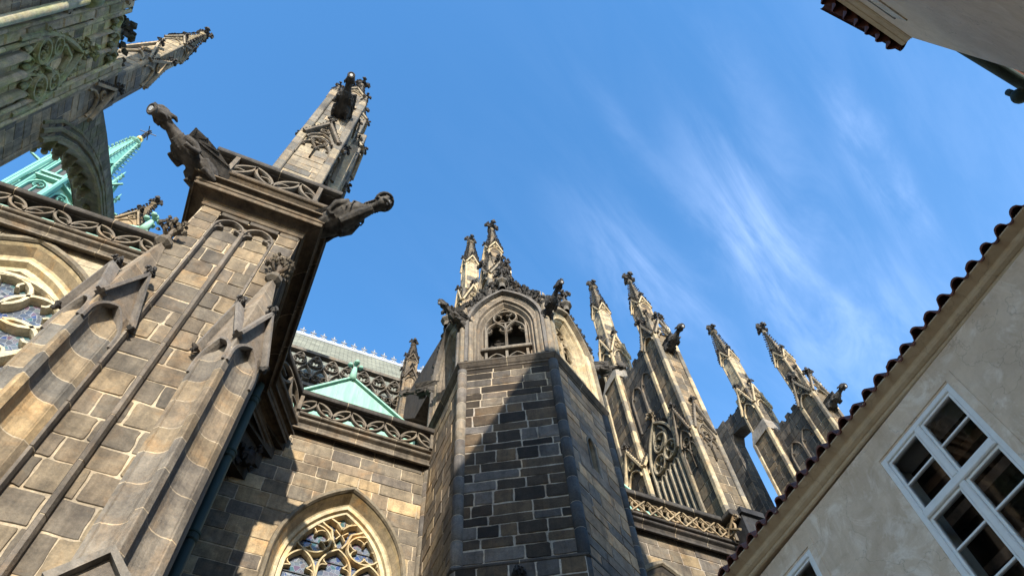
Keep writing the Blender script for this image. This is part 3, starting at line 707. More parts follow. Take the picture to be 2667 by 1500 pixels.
# cornice and parapet of the buttress
PROF_B = [(0, 13.05), (0, 13.14), (.035, 13.15), (.05, 13.17), (.05, 13.22), (.035, 13.245), (.06, 13.27), (.07, 13.36), (.13, 13.41), (.22, 13.42), (.285, 13.40), (.29, 13.375), (.307, 13.37), (.318, 13.385), (.318, 13.42), (.31, 13.43), (.31, 13.50), (.325, 13.505), (.337, 13.515), (.337, 13.55), (.33, 13.56), (.32, 13.66), (.36, 13.69), (.41, 13.66), (.43, 13.66), (.435, 13.68), (.43, 13.71), (.36, 13.745), (.30, 13.80), (.28, 13.90), (.30, 14.02), (.36, 14.08), (.40, 14.09), (.42, 14.11), (.42, 14.20), (.34, 14.25), (-.4, 14.25)]
pb = [(XC - HB, LY), (XC - HB, YF), (XC + HB, YF), (XC + HB, 10.75), (-.22, WY)]
m = MB(); sweep(m, pb, PROF_B, (.088, .069, .048)); cn = m.build('cornice', M_DK, bt)
m = MB(); m.add([(XC - HB, YF, 14.24), (XC + HB, YF, 14.24), (XC + HB, 10.7, 14.24), (-.2, WY, 14.24), (XC - HB, WY, 14.24)], [(0, 1, 2, 3, 4)], C_MOULD); m.build('walkway', M_ST, cn)
parapet(bt, pb, M_ST, z0=14.22, z1=15.02, off=.40, per=1.1)
# corbelled corner under the chamfer
m = MB()
for i, (o_, z0, z1) in enumerate(((.0, 13.3, 13.4), (.18, 12.95, 13.2), (.38, 12.55, 12.9), (.55, 12.1, 12.5))):
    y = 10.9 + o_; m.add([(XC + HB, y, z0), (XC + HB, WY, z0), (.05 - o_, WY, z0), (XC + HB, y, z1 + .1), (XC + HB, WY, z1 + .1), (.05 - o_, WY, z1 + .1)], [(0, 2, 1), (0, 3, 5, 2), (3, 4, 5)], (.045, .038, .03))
m.build('squinch', M_DK, bt)
m = MB(); m.ball((-.62, 11.75, 12.45), .2, C_SOOT, 1, 1, 1.1); 
for k in range(14): m.octa((-.62 + rs.uniform(-.2, .2), 11.72 + rs.uniform(-.2, .1), 12.45 + rs.uniform(-.25, .2)), .08, C_SOOT, rs)
m.build('carved_corbel', M_GAR, bt)
# gabled corner shafts, set diagonally on the corners
def diag_ring(cx, cy, r):
    P = []
    def side(a, b, n=6):
        a, b = Vector(a), Vector(b); mid = (a + b) / 2; inw = -mid.normalized()
        L = [a + (b - a) * .02, a + (b - a) * .16, a + (b - a) * .17 + inw * .02]
        for i in range(n + 1):
            t = .2 + .6 * i / n; L.append(a.lerp(b, t) + inw * (.025 + .085 * math.sin(PI * i / n) ** .7))
        L += [a + (b - a) * .83 + inw * .02, a + (b - a) * .84, a + (b - a) * .98]
        return L
    P = [Vector((r, .4))] + [Vector((-r, .4))] + side((-r, 0), (0, -r)) + side((0, -r), (r, 0))
    return lambda z, i: [Vector((cx + p.x * (1 - i), cy + p.y * (1 - i), z)) for p in P]
for si, cx in enumerate((XC - .985, XC + .865)):
    m = MB(); courses(m, diag_ring(cx, YF, .425), -1.6, 9.0, [(.16, .14, .115), (.13, .12, .105), (.21, .165, .11), (.175, .14, .10), (.25, .185, .105)], MORT, (.42, .62), .016, rs)
    cs = m.build('corner_shaft', M_ST, bt)
    for s in (-1, 1):
        o = Vector((cx + s * .2125, YF - .2125, 8.92)); w = Vector((s * .7071, -.7071, 0)); u = Vector((.7071, s * .7071, 0))
        fg = Fr(o, u, (0, 0, 1), w); m = MB(); c = (.15, .135, .12); a = .315
        for q in (-1, 1): m.stroke(fg, [(q * a * 1.04, -.04), (0, 1.02)], .062, -.06, .10, c, .75)
        m.stroke(fg, [(q_ * a, -.02) for q_ in (-1, 1)] if False else arch(a * .86, -.42, .5, -.6, 8), .06, -.08, .03, c, .6)
        pts = [(-a, -.02)] + arch(a * .86, -.42, .5, None, 8)[3:-3] + [(a, -.02), (0, .95)]
        m.prism(fg, pts, -.06, .0, (.17, .14, .11))
        fleuron(m, fg.p(0, 1.03, .04), .20, C_CREST, rs=rs)
        for k in range(7): m.octa(fg.p(s * a * 1.02 + rs.uniform(-.04, .04), -.06 + rs.uniform(-.05, .06), .05 + rs.uniform(-.03, .05)), .045, C_CREST, rs)
        m.build('gablet', M_ST, cs)
    m = MB(); n = 9
    R0, R1, Z0, Z1 = .385, .07, 9.0, 11.22
    ring = lambda t: [Vector((cx + (R0 + (R1 - R0) * t) * math.cos(a), YF - .03 + (R0 + (R1 - R0) * t) * math.sin(a), Z0 + (Z1 - Z0) * t)) for a in (0, PI / 2, PI, 1.5 * PI)]
    for k in range(4):
        q = rs.uniform(.85, 1.15); m.loft([ring(k / 4), ring((k + 1) / 4 - .006)], tuple(x * q for x in (.20, .165, .125))); m.loft([ring((k + 1) / 4 - .006), ring((k + 1) / 4)], MORT)
    for r1_, r2_, z0, z1 in ((.07, .15, 11.2, 11.27), (.15, .15, 11.27, 11.36), (.15, .07, 11.36, 11.44)):
        m.loft([poly_ring(cx, YF - .03, r1_, 8, PI / 8)(z0, 0), poly_ring(cx, YF - .03, r2_, 8, PI / 8)(z1, 0)], C_MOULD)
    for a_ in (-1, 1):
        pass
    sp = m.build('spirelet', M_ST, cs)
    m = MB(); pc = Vector((cx, YF - .04, 11.44)); m.tube([pc, pc + Vector((0, 0, .2)), pc + Vector((0, 0, .5))], [.07, .05, .06], (.12, .10, .08), 8)
    for lvl, rr, n_ in ((.20, .20, 4), (.44, .13, 4)):
        for k in range(4):
            a_ = PI / 4 + k * PI / 2; d_ = Vector((math.cos(a_), math.sin(a_), 0)); cc_ = pc + d_ * rr + Vector((0, 0, lvl))
            m.tube([pc + Vector((0, 0, lvl - .1)), pc + d_ * rr * .6 + Vector((0, 0, lvl - .06)), cc_], [.03, .035, .045], (.12, .10, .08), 6)
            for q in range(11): m.octa(cc_ + Vector((rs.uniform(-1, 1), rs.uniform(-1, 1), rs.uniform(-.7, 1))) * .085, rs.uniform(.03, .05), shade((.14, .118, .09), rs.uniform(.7, 1.2)), rs)
    for q in range(8): m.octa(pc + Vector((rs.uniform(-.05, .05), rs.uniform(-.05, .05), .52 + rs.uniform(0, .1))), .045, (.13, .11, .085), rs)
    m.build('finial', M_ST, sp)
# little gabled roof low on the front, at the bottom edge of the view
m = MB(); fg = Fr((-1.07, 5.95, 4.66), (1, 0, 0), (0, 0, 1), (0, -1, 0))
m.stroke(fg, [(-.36, -.36), (0, .05), (.36, -.36)], .10, -.5, .10, (.16, .145, .125), .9)
m.prism(fg, [(-.3, -.34), (.3, -.34), (0, 0)], -.5, .02, (.12, .105, .09)); m.box(fg, -.28, .28, -6.2, -.34, -.5, 0, (.14, .12, .10))
m.build('gabled_niche', M_ST, bt)

# ================================================================== DRAINPIPE
dp = thing('drainpipe', 'dark green round metal drainpipe running up the inner corner beside the buttress', 'drainpipe', (-.9, 10.5, -1.6))
m = MB(); m.tube([(-.90, 10.5, -1.55), (-.90, 10.5, 13.35)], .095, (1, 1, 1), 16); m.build('pipe', M_PIPE, dp, True)
for z in (4.2, 6.6, 9.0, 11.05, 12.75):
    m = MB(); m.tube([(-.90, 10.5, z - .09), (-.90, 10.5, z - .06), (-.90, 10.5, z + .05), (-.90, 10.5, z + .07)], [.097, .118, .118, .097], (1, 1, 1), 16); m.tube([(-.90, 10.5, z + .06), (-.90, 10.5, z + .10)], [.132, .132], (1.3, 1.3, 1.2), 16); m.box(Fr((-1.03, 10.5, z), (0, 1, 0), (0, 0, 1), (1, 0, 0)), -.03, .03, -.02, .03, 0, .1, (.6, .6, .6)); m.build('pipe_clamp', M_PIPE, dp)

# ================================================================== UPPER PIER ON THE BUTTRESS
up = thing('pinnacle_pier', 'tall panelled pier rising above the buttress parapet, with a dark gargoyle near its top', 'pinnacle', (-1.95, 8.09, 14.24))
P_UP = [(0.1604, 0.1449, 0.1205), (0.1267, 0.1201, 0.1044), (0.1942, 0.1656, 0.1245), (0.1013, 0.0952, 0.0843), (0.2364, 0.1987, 0.1405)]
pier_stage(up, -1.95, 8.09, .64, .64, 14.24, 25.4, P_UP, 'SEW', .22, gab=(21.15, 1.5), trac=True, rh=(.36, .52), cw=(.5, 1.0), rec=.09)
m = MB(); ashlar(m, Fr((-1.35, 8.7, 0), (0, 1, 0), (0, 0, 1), (1, 0, 0)), 0, 1.4, 14.24, 28.2, P_UP, MORT); m.quad((-2.5, 8.7, 14.2), (-2.5, 10.1, 14.2), (-2.5, 10.1, 28.2), (-2.5, 8.7, 28.2), P_UP[0]); m.quad((-2.5, 8.7, 28.2), (-2.5, 10.1, 28.2), (-1.35, 10.1, 28.2), (-1.35, 8.7, 28.2), P_UP[0]); m.build('side_wall', M_ST, up)
m = MB(); courses(m, sq_ring(-1.2, 8.98, .15, .2), 14.24, 25.6, [(.30, .26, .19), (.26, .22, .165), (.35, .29, .2)], MORT, (.6, 1.0)); spirelet(m, -1.2, 8.98, 25.6, 26.8, .2, .04, 4, PI / 4, P_UP[0], C_CREST, .07, 5, .32); m.build('side_pilaster', M_ST, up)
for s in 'EW':
    g_ = MB(); gablet(g_, face(-1.95, 9.4, .6, .6, 24, s), .5, 1.5, P_UP[1], C_CREST, .09, 6, .1, .4); g_.build('gablet', M_ST, up)
for x in (-2.48, -1.42):
    for y in (7.56, 8.62):
        m = MB(); courses(m, sq_ring(x, y, .12, .12), 25.4, 26.5, P_UP, MORT, (.4, .6)); spirelet(m, x, y, 26.5, 27.5, .15, .03, 4, PI / 4, P_UP[0], C_CREST, .07, 5, .32)
        for s in 'SENW': gablet(m, face(x, y, .12, .12, 26.3, s), .13, .36, P_UP[2], C_CREST, .05, 3, .04, .14, False)
        m.build('corner_pinnacle', M_ST, up)
pier_stage(up, -1.93, 8.1, .36, .36, 25.4, 28.4, P_UP, 'SENW', .12, gab=(28.2, .8), name='upper_shaft', rec=.03, rh=(.3, .45), cw=(.3, .6))
m = MB(); spirelet(m, -1.93, 8.1, 28.4, 30.9, .42, .06, 4, PI / 4, P_UP[0], C_CREST, .12, 9, .6); m.build('spirelet', M_ST, up)
# rear half of the same pier
pier_stage(up, -1.88, 10.75, .80, .72, 14.24, 31.0, P_UP, 'SENW', .2, gab=(29.2, 1.7), name='rear_shaft', rec=.06, cw=(.4, .8))
g_ = MB(); gablet(g_, face(-1.88, 10.75, .8, .8, 24.6, 'E'), .62, 1.6, P_UP[1], C_CREST, .1, 6, .12, .45); g_.build('gablet', M_ST, up)
pier_stage(up, -1.88, 10.75, .45, .45, 31, 34.2, P_UP, 'SENW', .12, gab=(34, .9), name='rear_shaft', rec=.03)
m = MB(); spirelet(m, -1.88, 10.75, 34.2, 36.6, .5, .07, 4, PI / 4, P_UP[0], C_CREST, .13, 9, .6); m.build('spirelet', M_ST, up)

# ================================================================== STAIR TURRET
tu = thing('stair_turret', 'six-sided dark ashlar stair turret with an open traceried belfry, between the two parapets', 'turret', (5.5, 10.94, -1.6))
HC = Vector((5.5, 10.94)); RH = 2.31
HV = [Vector((HC.x + RH * math.cos(R(-150 + 60 * k)), HC.y + RH * math.sin(R(-150 + 60 * k)))) for k in range(6)]   # B, C, D, E, F, A
def hexf(k, off=0., z=0.):
    a, b = HV[k], HV[(k + 1) % 6]; u = Vector((b.x - a.x, b.y - a.y, 0)).normalized(); w = Vector((u.y, -u.x, 0))
    return Fr(Vector((a.x, a.y, z)) + w * off, u, (0, 0, 1), w)
rs = random.Random(5)
m = MB(); SL = hole_arch(.16, .28, 13.05, 12.2, 1.15)
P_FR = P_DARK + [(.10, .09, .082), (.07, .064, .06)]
P_TOP_LIT = [(.085, .07, .056), (.11, .09, .068), (.066, .057, .048)]  # upper part of the front: sunlight put into these paler stones
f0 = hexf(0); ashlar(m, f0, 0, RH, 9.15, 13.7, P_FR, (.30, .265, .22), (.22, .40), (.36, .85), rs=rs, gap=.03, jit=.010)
ashlar(m, f0, 0, RH, 13.7, 15.3, P_TOP_LIT + P_FR[:2], (.34, .285, .21), (.24, .36), (.4, .9), rs=rs, gap=.026)
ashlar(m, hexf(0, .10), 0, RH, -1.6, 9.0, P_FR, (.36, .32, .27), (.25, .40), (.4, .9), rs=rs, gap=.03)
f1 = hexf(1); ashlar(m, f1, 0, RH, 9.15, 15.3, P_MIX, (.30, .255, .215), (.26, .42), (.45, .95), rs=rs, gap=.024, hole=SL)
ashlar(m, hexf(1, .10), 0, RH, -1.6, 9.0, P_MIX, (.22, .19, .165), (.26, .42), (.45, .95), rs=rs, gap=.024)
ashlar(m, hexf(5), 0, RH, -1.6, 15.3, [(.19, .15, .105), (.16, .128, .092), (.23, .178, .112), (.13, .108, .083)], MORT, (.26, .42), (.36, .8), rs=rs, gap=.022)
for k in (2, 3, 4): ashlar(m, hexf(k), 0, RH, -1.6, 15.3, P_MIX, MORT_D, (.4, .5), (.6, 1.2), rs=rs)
shf = m.build('shaft', M_ST, tu)
m = MB()
m.stroke(f1, arch(.18, 13.05, .31, 12.15, 7, 1.15), .06, -.02, .03, C_MOULD, .7)
ring0 = [f1.p(x, y, .0) for x, y in arch(.16, 13.05, .28, 12.2, 7, 1.15)]; ring1 = [f1.p(x, y, -.3) for x, y in arch(.09, 13.05, .2, 12.25, 7, 1.15)]
m.loft([ring0, ring1], (.24, .19, .12), True, False, False); m.add(ring1, [tuple(range(len(ring1)))], (.05, .045, .04)); m.build('slit_window', M_ST, shf)
for k in range(6):
    m = MB(); v = HV[k]; d = (v - HC).normalized()
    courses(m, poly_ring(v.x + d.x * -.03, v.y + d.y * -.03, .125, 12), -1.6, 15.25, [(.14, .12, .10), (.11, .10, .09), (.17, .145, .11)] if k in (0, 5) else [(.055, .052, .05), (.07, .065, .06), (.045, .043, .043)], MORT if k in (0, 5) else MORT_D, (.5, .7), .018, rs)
    m.build('corner_colonnette', M_ST, shf, True)
hexpath = lambda o: [(HC.x + (RH + o) * math.cos(R(-150 + 60 * k)), HC.y + (RH + o) * math.sin(R(-150 + 60 * k))) for k in range(6)]
m = MB(); sweep(m, hexpath(0), [(0, 15.22), (.04, 15.24), (.04, 15.29), (.07, 15.31), (.13, 15.40), (.15, 15.42), (.15, 15.47), (.06, 15.50), (-.5, 15.52)], (.085, .07, .055), True); m.build('string_course', M_DK, tu)
m = MB(); sweep(m, hexpath(0), [(0, 8.92), (.06, 8.94), (.12, 9.0), (.12, 9.04), (.0, 9.16)], (.06, .052, .045), True); sc2 = m.build('string_course', M_DK, tu)
m = MB(); fleuron(m, hexf(0, .14, 8.62).p(1.13, 0), .26, C_SOOT); m.build('carved_finial', M_GAR, sc2)
# belfry: six open arches
ZB = 15.5
for k in range(6):
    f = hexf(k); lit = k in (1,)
    pal = [(.36, .295, .19), (.41, .335, .215)] if k in (1, 2) else [(.175, .145, .11), (.21, .175, .13), (.15, .13, .105)]  # right faces: sunlit tone put into paler stone, mouldings and tracery
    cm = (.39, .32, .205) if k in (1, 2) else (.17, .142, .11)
    mid = RH / 2; m = MB()
    # spandrel wall with the pointed opening, 0.22 thick, and a moulded splay
    A0, VS0, H0, AP = .84, 17.30, 1.52, 19.0
    hl = hole_arch(A0 + .05, H0 + .06, VS0, ZB - .1, mid)
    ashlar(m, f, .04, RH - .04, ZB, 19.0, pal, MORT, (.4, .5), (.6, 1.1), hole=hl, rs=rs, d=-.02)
    rgs = [(A0 + .06, H0 + .08, .02, cm), (A0, H0, -.02, cm), (A0 - .05, H0 - .06, -.02, cm), (A0 - .07, H0 - .08, -.10, cm), (A0 - .12, H0 - .14, -.10, cm), (A0 - .18, H0 - .22, -.22, cm), (A0 - .21, H0 - .26, -.22, cm), (A0 - .23, H0 - .28, -.40, cm)]
    RR = [[f.p(x, y, d) for x, y in arch(a_, VS0, h_, ZB, 10, mid)] for a_, h_, d, c in rgs]
    for i in range(len(RR) - 1):
        for j in range(len(RR[i]) - 1):
            q = rs.uniform(.88, 1.12); m.quad(RR[i][j], RR[i][j + 1], RR[i + 1][j + 1], RR[i + 1][j], tuple(x * q for x in cm))
    # inner face (dark inside of the belfry)
    b = m.build('belfry_arch', M_ST, tu)
    # hood rising to a gable, with leaf crest
    m = MB(); hood = arch(1.04, 17.35, 1.72, 15.52, 12, mid)
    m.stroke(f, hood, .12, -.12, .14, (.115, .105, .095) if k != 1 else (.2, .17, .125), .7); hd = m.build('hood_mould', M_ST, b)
    m = MB()
    m.prism(f, [(-.02, 18.3), (mid, 20.0), (RH + .02, 18.3)] + [(x, y) for x, y in reversed(hood) if y > 18.25], -.10, .02, (.06, .055, .05))
    for q in range(230):
        t_ = rs.random(); x = mid + (t_ * 2 - 1) * (mid + .08); top_ = 20.12 - abs(x - mid) * 1.46
        hz = max([17.9] +  [y for (x0, y), (x1, _) in zip(hood, hood[1:]) if abs(x0 - x) < .16])
        y = rs.uniform(min(hz + .12, top_), top_ + .05) if rs.random() < .6 else top_ + rs.uniform(-.05, .10)
        m.octa(f.p(x, y, rs.uniform(-.04, .10)), rs.uniform(.045, .085), C_CREST, rs)
    m.build('leaf_crest', M_CREST, hd)
    m = MB(); p = f.p(mid, 19.2, .12)
    for r1_, r2_, z0, z1 in ((.10, .10, 0, .22), (.10, .2, .22, .30), (.2, .2, .30, .38), (.2, .1, .38, .44), (.1, .08, .44, .6)):
        m.loft([poly_ring(p.x, p.y, r1_, 8, PI / 8)(p.z + z0, 0), poly_ring(p.x, p.y, r2_, 8, PI / 8)(p.z + z1, 0)], (.11, .10, .085))
    fleuron(m, p + Vector((0, 0, .75)), .46, C_CREST, rs=rs); m.build('finial', M_CREST, hd)
    # two-light tracery, transom rail and low parapet in the opening
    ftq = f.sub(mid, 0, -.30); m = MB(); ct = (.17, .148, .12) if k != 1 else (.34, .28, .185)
    m.stroke(ftq, arch(.57, 17.6, 1.06, ZB, 10), .07, -.05, .07, ct, .6)
    for s in (-1, 1):
        m.stroke(ftq, arch(.265, 17.38, .44, 15.9, 8, s * .275), .055, -.05, .07, ct, .55)
        for q in (-1, 1):
            m.stroke(ftq, [(s * .275 + q * .25, 17.36), (s * .275 + q * .14, 17.44), (s * .275 + q * .13, 17.55)], .04, -.05, .04, ct, .5)
            m.octa(ftq.p(s * .275 + q * .12, 17.48, .02), .045, ct, rs)
    m.stroke(ftq, circ(0, 18.10, .33, 22), .06, -.05, .07, ct, .55, True)
    for q in range(4):
        a = PI / 4 + q * PI / 2; m.stroke(ftq, [(.31 * math.cos(a), 18.10 + .31 * math.sin(a)), (.16 * math.cos(a), 18.10 + .18 * math.sin(a)), (.13 * math.cos(a + .5), 18.10 + .15 * math.sin(a + .5))], .045, -.05, .04, ct, .5)
        m.octa(ftq.p(.15 * math.cos(a), 18.10 + .17 * math.sin(a), .02), .04, ct, rs)
    m.stroke(ftq, [(0, ZB), (0, 17.8)], .07, -.05, .07, ct, .6)
    fr2 = f.sub(mid, 0, -.2)
    m.box(fr2, -.68, .68, 16.22, 16.34, -.12, .14, ct, .02)
    for u in (-.55, 0, .55): m.box(fr2, u - .035, u + .035, ZB, 16.24, -.1, .06, ct)
    for u in (-.28, .27):
        m.stroke(fr2, arch(.27, 15.68, .42, None, 8, u), .05, -.1, .06, ct, .55)
        for q in (-1, 1): m.octa(fr2.p(u + q * .13, 15.84, .0), .05, ct, rs)
    m.build('tracery', M_ST, b)
    m = MB(); f3 = f.sub(mid, 0, -.75); m.box(f3, -.7, .7, 17.05, 17.12, -.04, .04, (.6, .6, .6)); m.build('timber_bar', M_BEAM, b)
    # corner shafts of the belfry
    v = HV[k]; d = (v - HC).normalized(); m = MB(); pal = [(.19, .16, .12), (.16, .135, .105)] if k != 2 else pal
    for o_, r_c in ((-.02, .11),):
        courses(m, poly_ring(v.x + d.x * o_, v.y + d.y * o_, r_c, 10), ZB, 17.4, pal, MORT, (.6, .8), .015, rs)
    for q in (-1, 1):
        t_ = Vector((-d.y, d.x)); courses(m, poly_ring(v.x - d.x * .1 + t_.x * q * .17, v.y - d.y * .1 + t_.y * q * .17, .075, 8), ZB, 18.1, pal, MORT, (.6, .8), .015, rs)
        courses(m, poly_ring(v.x - d.x * .17 + t_.x * q * .28, v.y - d.y * .17 + t_.y * q * .28, .04, 8), ZB, 17.4, pal, MORT, (.6, .8), .015, rs)
    m.loft([poly_ring(v.x, v.y, .115, 8)(17.4, 0), poly_ring(v.x, v.y, .115, 8)(18.2, 0), poly_ring(v.x - d.x * .1, v.y - d.y * .1, .06, 8)(18.7, 0)], pal[0], True, True, True)
    m.build('belfry_shaft', M_ST, tu)
m = MB()   # dark core and spire behind the gables
ri = lambda r, z: [Vector((HC.x + r * math.cos(R(-150 + 60 * k)), HC.y + r * math.sin(R(-150 + 60 * k)), z)) for k in range(6)]
m.loft([ri(1.6, 18.95), ri(2.18, 19.0), ri(2.1, 19.15), ri(.25, 22.8)], (.10, .085, .07), True, True, True)
spirelet(m, HC.x, HC.y, 22.7, 24.6, .3, .08, 6, R(-150), (.1, .09, .08), C_CREST, .14, 7, .5); m.build('spire', M_CREST, tu)
m = MB(); m.loft([ri(1.1, 15.5), ri(1.1, 18.3)], (.03, .026, .022)); m.build('stair_core', M_ST, tu)
m = MB(); m.add(ri(2.2, 15.51), [tuple(range(6))], (.08, .07, .06)); m.build('belfry_floor', M_ST, tu)

# ================================================================== FLYING BUTTRESS PIERS (right, and one behind the turret)
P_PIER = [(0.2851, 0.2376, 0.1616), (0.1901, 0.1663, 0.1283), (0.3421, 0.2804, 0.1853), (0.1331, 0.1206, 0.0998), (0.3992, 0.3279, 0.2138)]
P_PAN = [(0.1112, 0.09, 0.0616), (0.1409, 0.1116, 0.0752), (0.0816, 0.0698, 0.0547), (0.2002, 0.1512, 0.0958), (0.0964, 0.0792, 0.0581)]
P_SIDE_SHADED = [(.06, .056, .05), (.08, .072, .062), (.045, .043, .04), (.11, .095, .078)]  # side walls turned from the sun: shade put into these dark stones
def flying_buttress(label, group):
    x0 = 14.5
    t = thing('flying_buttress', label, 'flying buttress', (x0, 13.5, 12.0), group)
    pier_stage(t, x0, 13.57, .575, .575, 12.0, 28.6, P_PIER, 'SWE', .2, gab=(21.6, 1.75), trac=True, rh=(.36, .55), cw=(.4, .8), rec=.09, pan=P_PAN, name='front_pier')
    for s in 'SW':
        g_ = MB(); gablet(g_, face(x0, 13.57, .575, .575, 28.4, s), .52, 1.45, P_PIER[1], C_CREST, .11, 6, .12, .6); g_.build('gablet', M_ST, t)
    m = MB()
    for s in (-1, 1): m = MB(); courses(m, sq_ring(x0 + s * .45, 13.12, .11, .11), 28.6, 29.6, P_PIER, MORT, (.4, .6)); spirelet(m, x0 + s * .45, 13.12, 29.6, 30.4, .13, .03, 4, PI / 4, P_PIER[1], C_CREST, .06, 4, .3); m.build('corner_pinnacle', M_ST, t)
    pier_stage(t, x0, 13.75, .37, .37, 28.6, 32.3, P_PIER, 'SWE', .11, gab=(32.0, .95), pan=P_PAN, name='upper_shaft', rec=.03, rh=(.4, .55))
    m = MB(); spirelet(m, x0, 13.75, 32.3, 35.2, .44, .07, 4, PI / 4, P_PIER[1], C_CREST, .14, 10, .75); m.build('spirelet', M_ST, t)
    # side wall with blind tracery
    m = MB(); fw = Fr((x0 - .42, 16.4, 0), (0, -1, 0), (0, 0, 1), (-1, 0, 0)); ashlar(m, fw, 0, 2.6, 12, 28.8, P_SIDE_SHADED, MORT_D, (.4, .55), (.4, .8))
    m.quad((x0 + .42, 13.8, 12), (x0 + .42, 16.4, 12), (x0 + .42, 16.4, 28.8), (x0 + .42, 13.8, 28.8), P_SIDE_SHADED[0]); m.quad((x0 - .42, 13.8, 28.8), (x0 + .42, 13.8, 28.8), (x0 + .42, 16.4, 28.8), (x0 - .42, 16.4, 28.8), P_SIDE_SHADED[0])
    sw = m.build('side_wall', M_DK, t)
    m = MB(); ftr = Fr((x0 - .42, 15.0, 0), (0, -1, 0), (0, 0, 1), (-1, 0, 0)); cc = (.24, .21, .155)
    m.stroke(ftr, arch(.95, 22.2, 2.0, 12, 10), .13, -.02, .16, cc, .6)
    for u in (-.64, -.32, 0, .32, .64): m.stroke(ftr, [(u, 12), (u, 21.3)], .13 if u else .17, -.02, .14, cc, .5)
    for u in (-.8, -.48, -.16, .16, .48, .8): m.stroke(ftr, arch(.15, 21.2, .34, None, 5, u), .08, -.02, .11, cc, .5)
    for s in (-1, 1):
        foil(m, ftr, s * .42, 22.12, .40, 3, PI / 2, .11, -.02, .14, cc)
        m.stroke(ftr, [(s * .02, 22.75), (s * .20, 22.85), (s * .40, 23.0), (s * .46, 23.2), (s * .36, 23.5), (s * .16, 23.85)], .10, -.02, .12, cc, .5)
    foil(m, ftr, 0, 22.98, .42, 4, PI / 4, .12, -.02, .15, cc)
    for i in range(12):
        q = arch(1.03, 22.2, 2.15, None, 12); p = q[i + 6]; crocket(m, ftr.p(p[0], p[1], .05), ftr.u * (p[0]) + ftr.v * 1, ftr.v, .12, C_CREST)
    fleuron(m, ftr.p(0, 24.35, .08), .6, (.16, .135, .10)); m.build('blind_tracery', M_ST, sw)
    m = MB()   # second tracery tier and crenellated top
    for i in range(5): m.box(ftr, -1.3 + i * .55, -1.3 + i * .55 + .3, 28.8, 29.05, -.84, .02, P_SIDE_SHADED[0])
    for u in (-.55, .35): trefoil_head(m, ftr, u, .42, 26.6, .8, .09, -.02, .08, P_SIDE_SHADED[3], 24.6)
    m.build('upper_panels', M_DK, sw)
    # rear pier
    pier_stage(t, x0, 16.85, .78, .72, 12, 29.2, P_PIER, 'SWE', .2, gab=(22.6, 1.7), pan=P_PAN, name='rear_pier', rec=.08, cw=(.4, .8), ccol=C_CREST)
    m = MB()
    m.loft([sq_ring(x0, 16.85, .78, .72)(29.2, 0), sq_ring(x0, 16.85, .56, .54)(30.2, 0)], (.22, .20, .17), True); m.build('weathering', M_ST, t)
    pier_stage(t, x0, 16.85, .56, .56, 29.6, 33.0, P_PIER, 'SWE', .16, gab=(31.6, 1.9), pan=P_PAN, name='rear_shaft', rec=.05)
    pier_stage(t, x0, 16.85, .39, .39, 33.0, 36.6, P_PIER, 'SWE', .11, gab=(36.4, 1.05), name='rear_shaft', rec=.03, rh=(.42, .6))
    m = MB(); spirelet(m, x0, 16.85, 36.6, 39.9, .47, .13, 4, PI / 4, P_PIER[1], C_CREST, .17, 12, .75); m.build('spirelet', M_ST, t)
    # flyer to the nave and the inner pier it meets
    m = MB(); fy = Fr((x0 + .35, 17.5, 0), (0, 1, 0), (0, 0, 1), (1, 0, 0))
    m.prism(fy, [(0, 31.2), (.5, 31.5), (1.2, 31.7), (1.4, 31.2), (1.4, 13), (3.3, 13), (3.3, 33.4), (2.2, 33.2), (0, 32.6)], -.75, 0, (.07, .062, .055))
    ashlar(m, Fr((x0 - .405, 20.8, 0), (0, -1, 0), (0, 0, 1), (-1, 0, 0)), 0, 1.9, 13, 33.2, P_SIDE_SHADED, MORT_D, (.4, .55), (.5, .9)); ashlar(m, Fr((x0 - .4, 18.895, 0), (1, 0, 0), (0, 0, 1), (0, -1, 0)), 0, .75, 13, 31.2, P_SIDE_SHADED, MORT_D, (.4, .55), (.3, .6)); ashlar(m, Fr((x0 - .404, 18.9, 0), (0, -1, 0), (0, 0, 1), (-1, 0, 0)), 0, 1.4, 31.75, 32.6, P_SIDE_SHADED, MORT_D, (.38, .46), (.4, .7))
    for i in range(4): fleuron(m, fy.p(.35 + i * .7, 32.75 + i * .18, -.4), .42, C_SOOT)
    m.build('flyer', M_DK, t)
    return t
fb = flying_buttress('pale pinnacled flying buttress just right of the stair turret', 'flying buttresses with paired pinnacles')
fb2 = copy_tree(fb); fb2.location.x += 8.75; fb2['label'] = 'pinnacled flying buttress furthest right, half hidden by the tiled eave'
fb3 = copy_tree(fb); fb3.location.x -= 8.2; fb3['label'] = 'flying buttress whose paired pinnacles rise behind the turret belfry'
m = MB(); m.prism(Fr((5.35, 0, 0), (0, 1, 0), (0, 0, 1), (1, 0, 0)), [(15.2, 23.2), (18.2, 24.0), (20.0, 26.1), (21.2, 28.0), (21.2, 28.6), (16.9, 26.6), (15.2, 25.8)], -.8, 0, (.06, .052, .042)); m.build('flyer', M_DK, fb3)

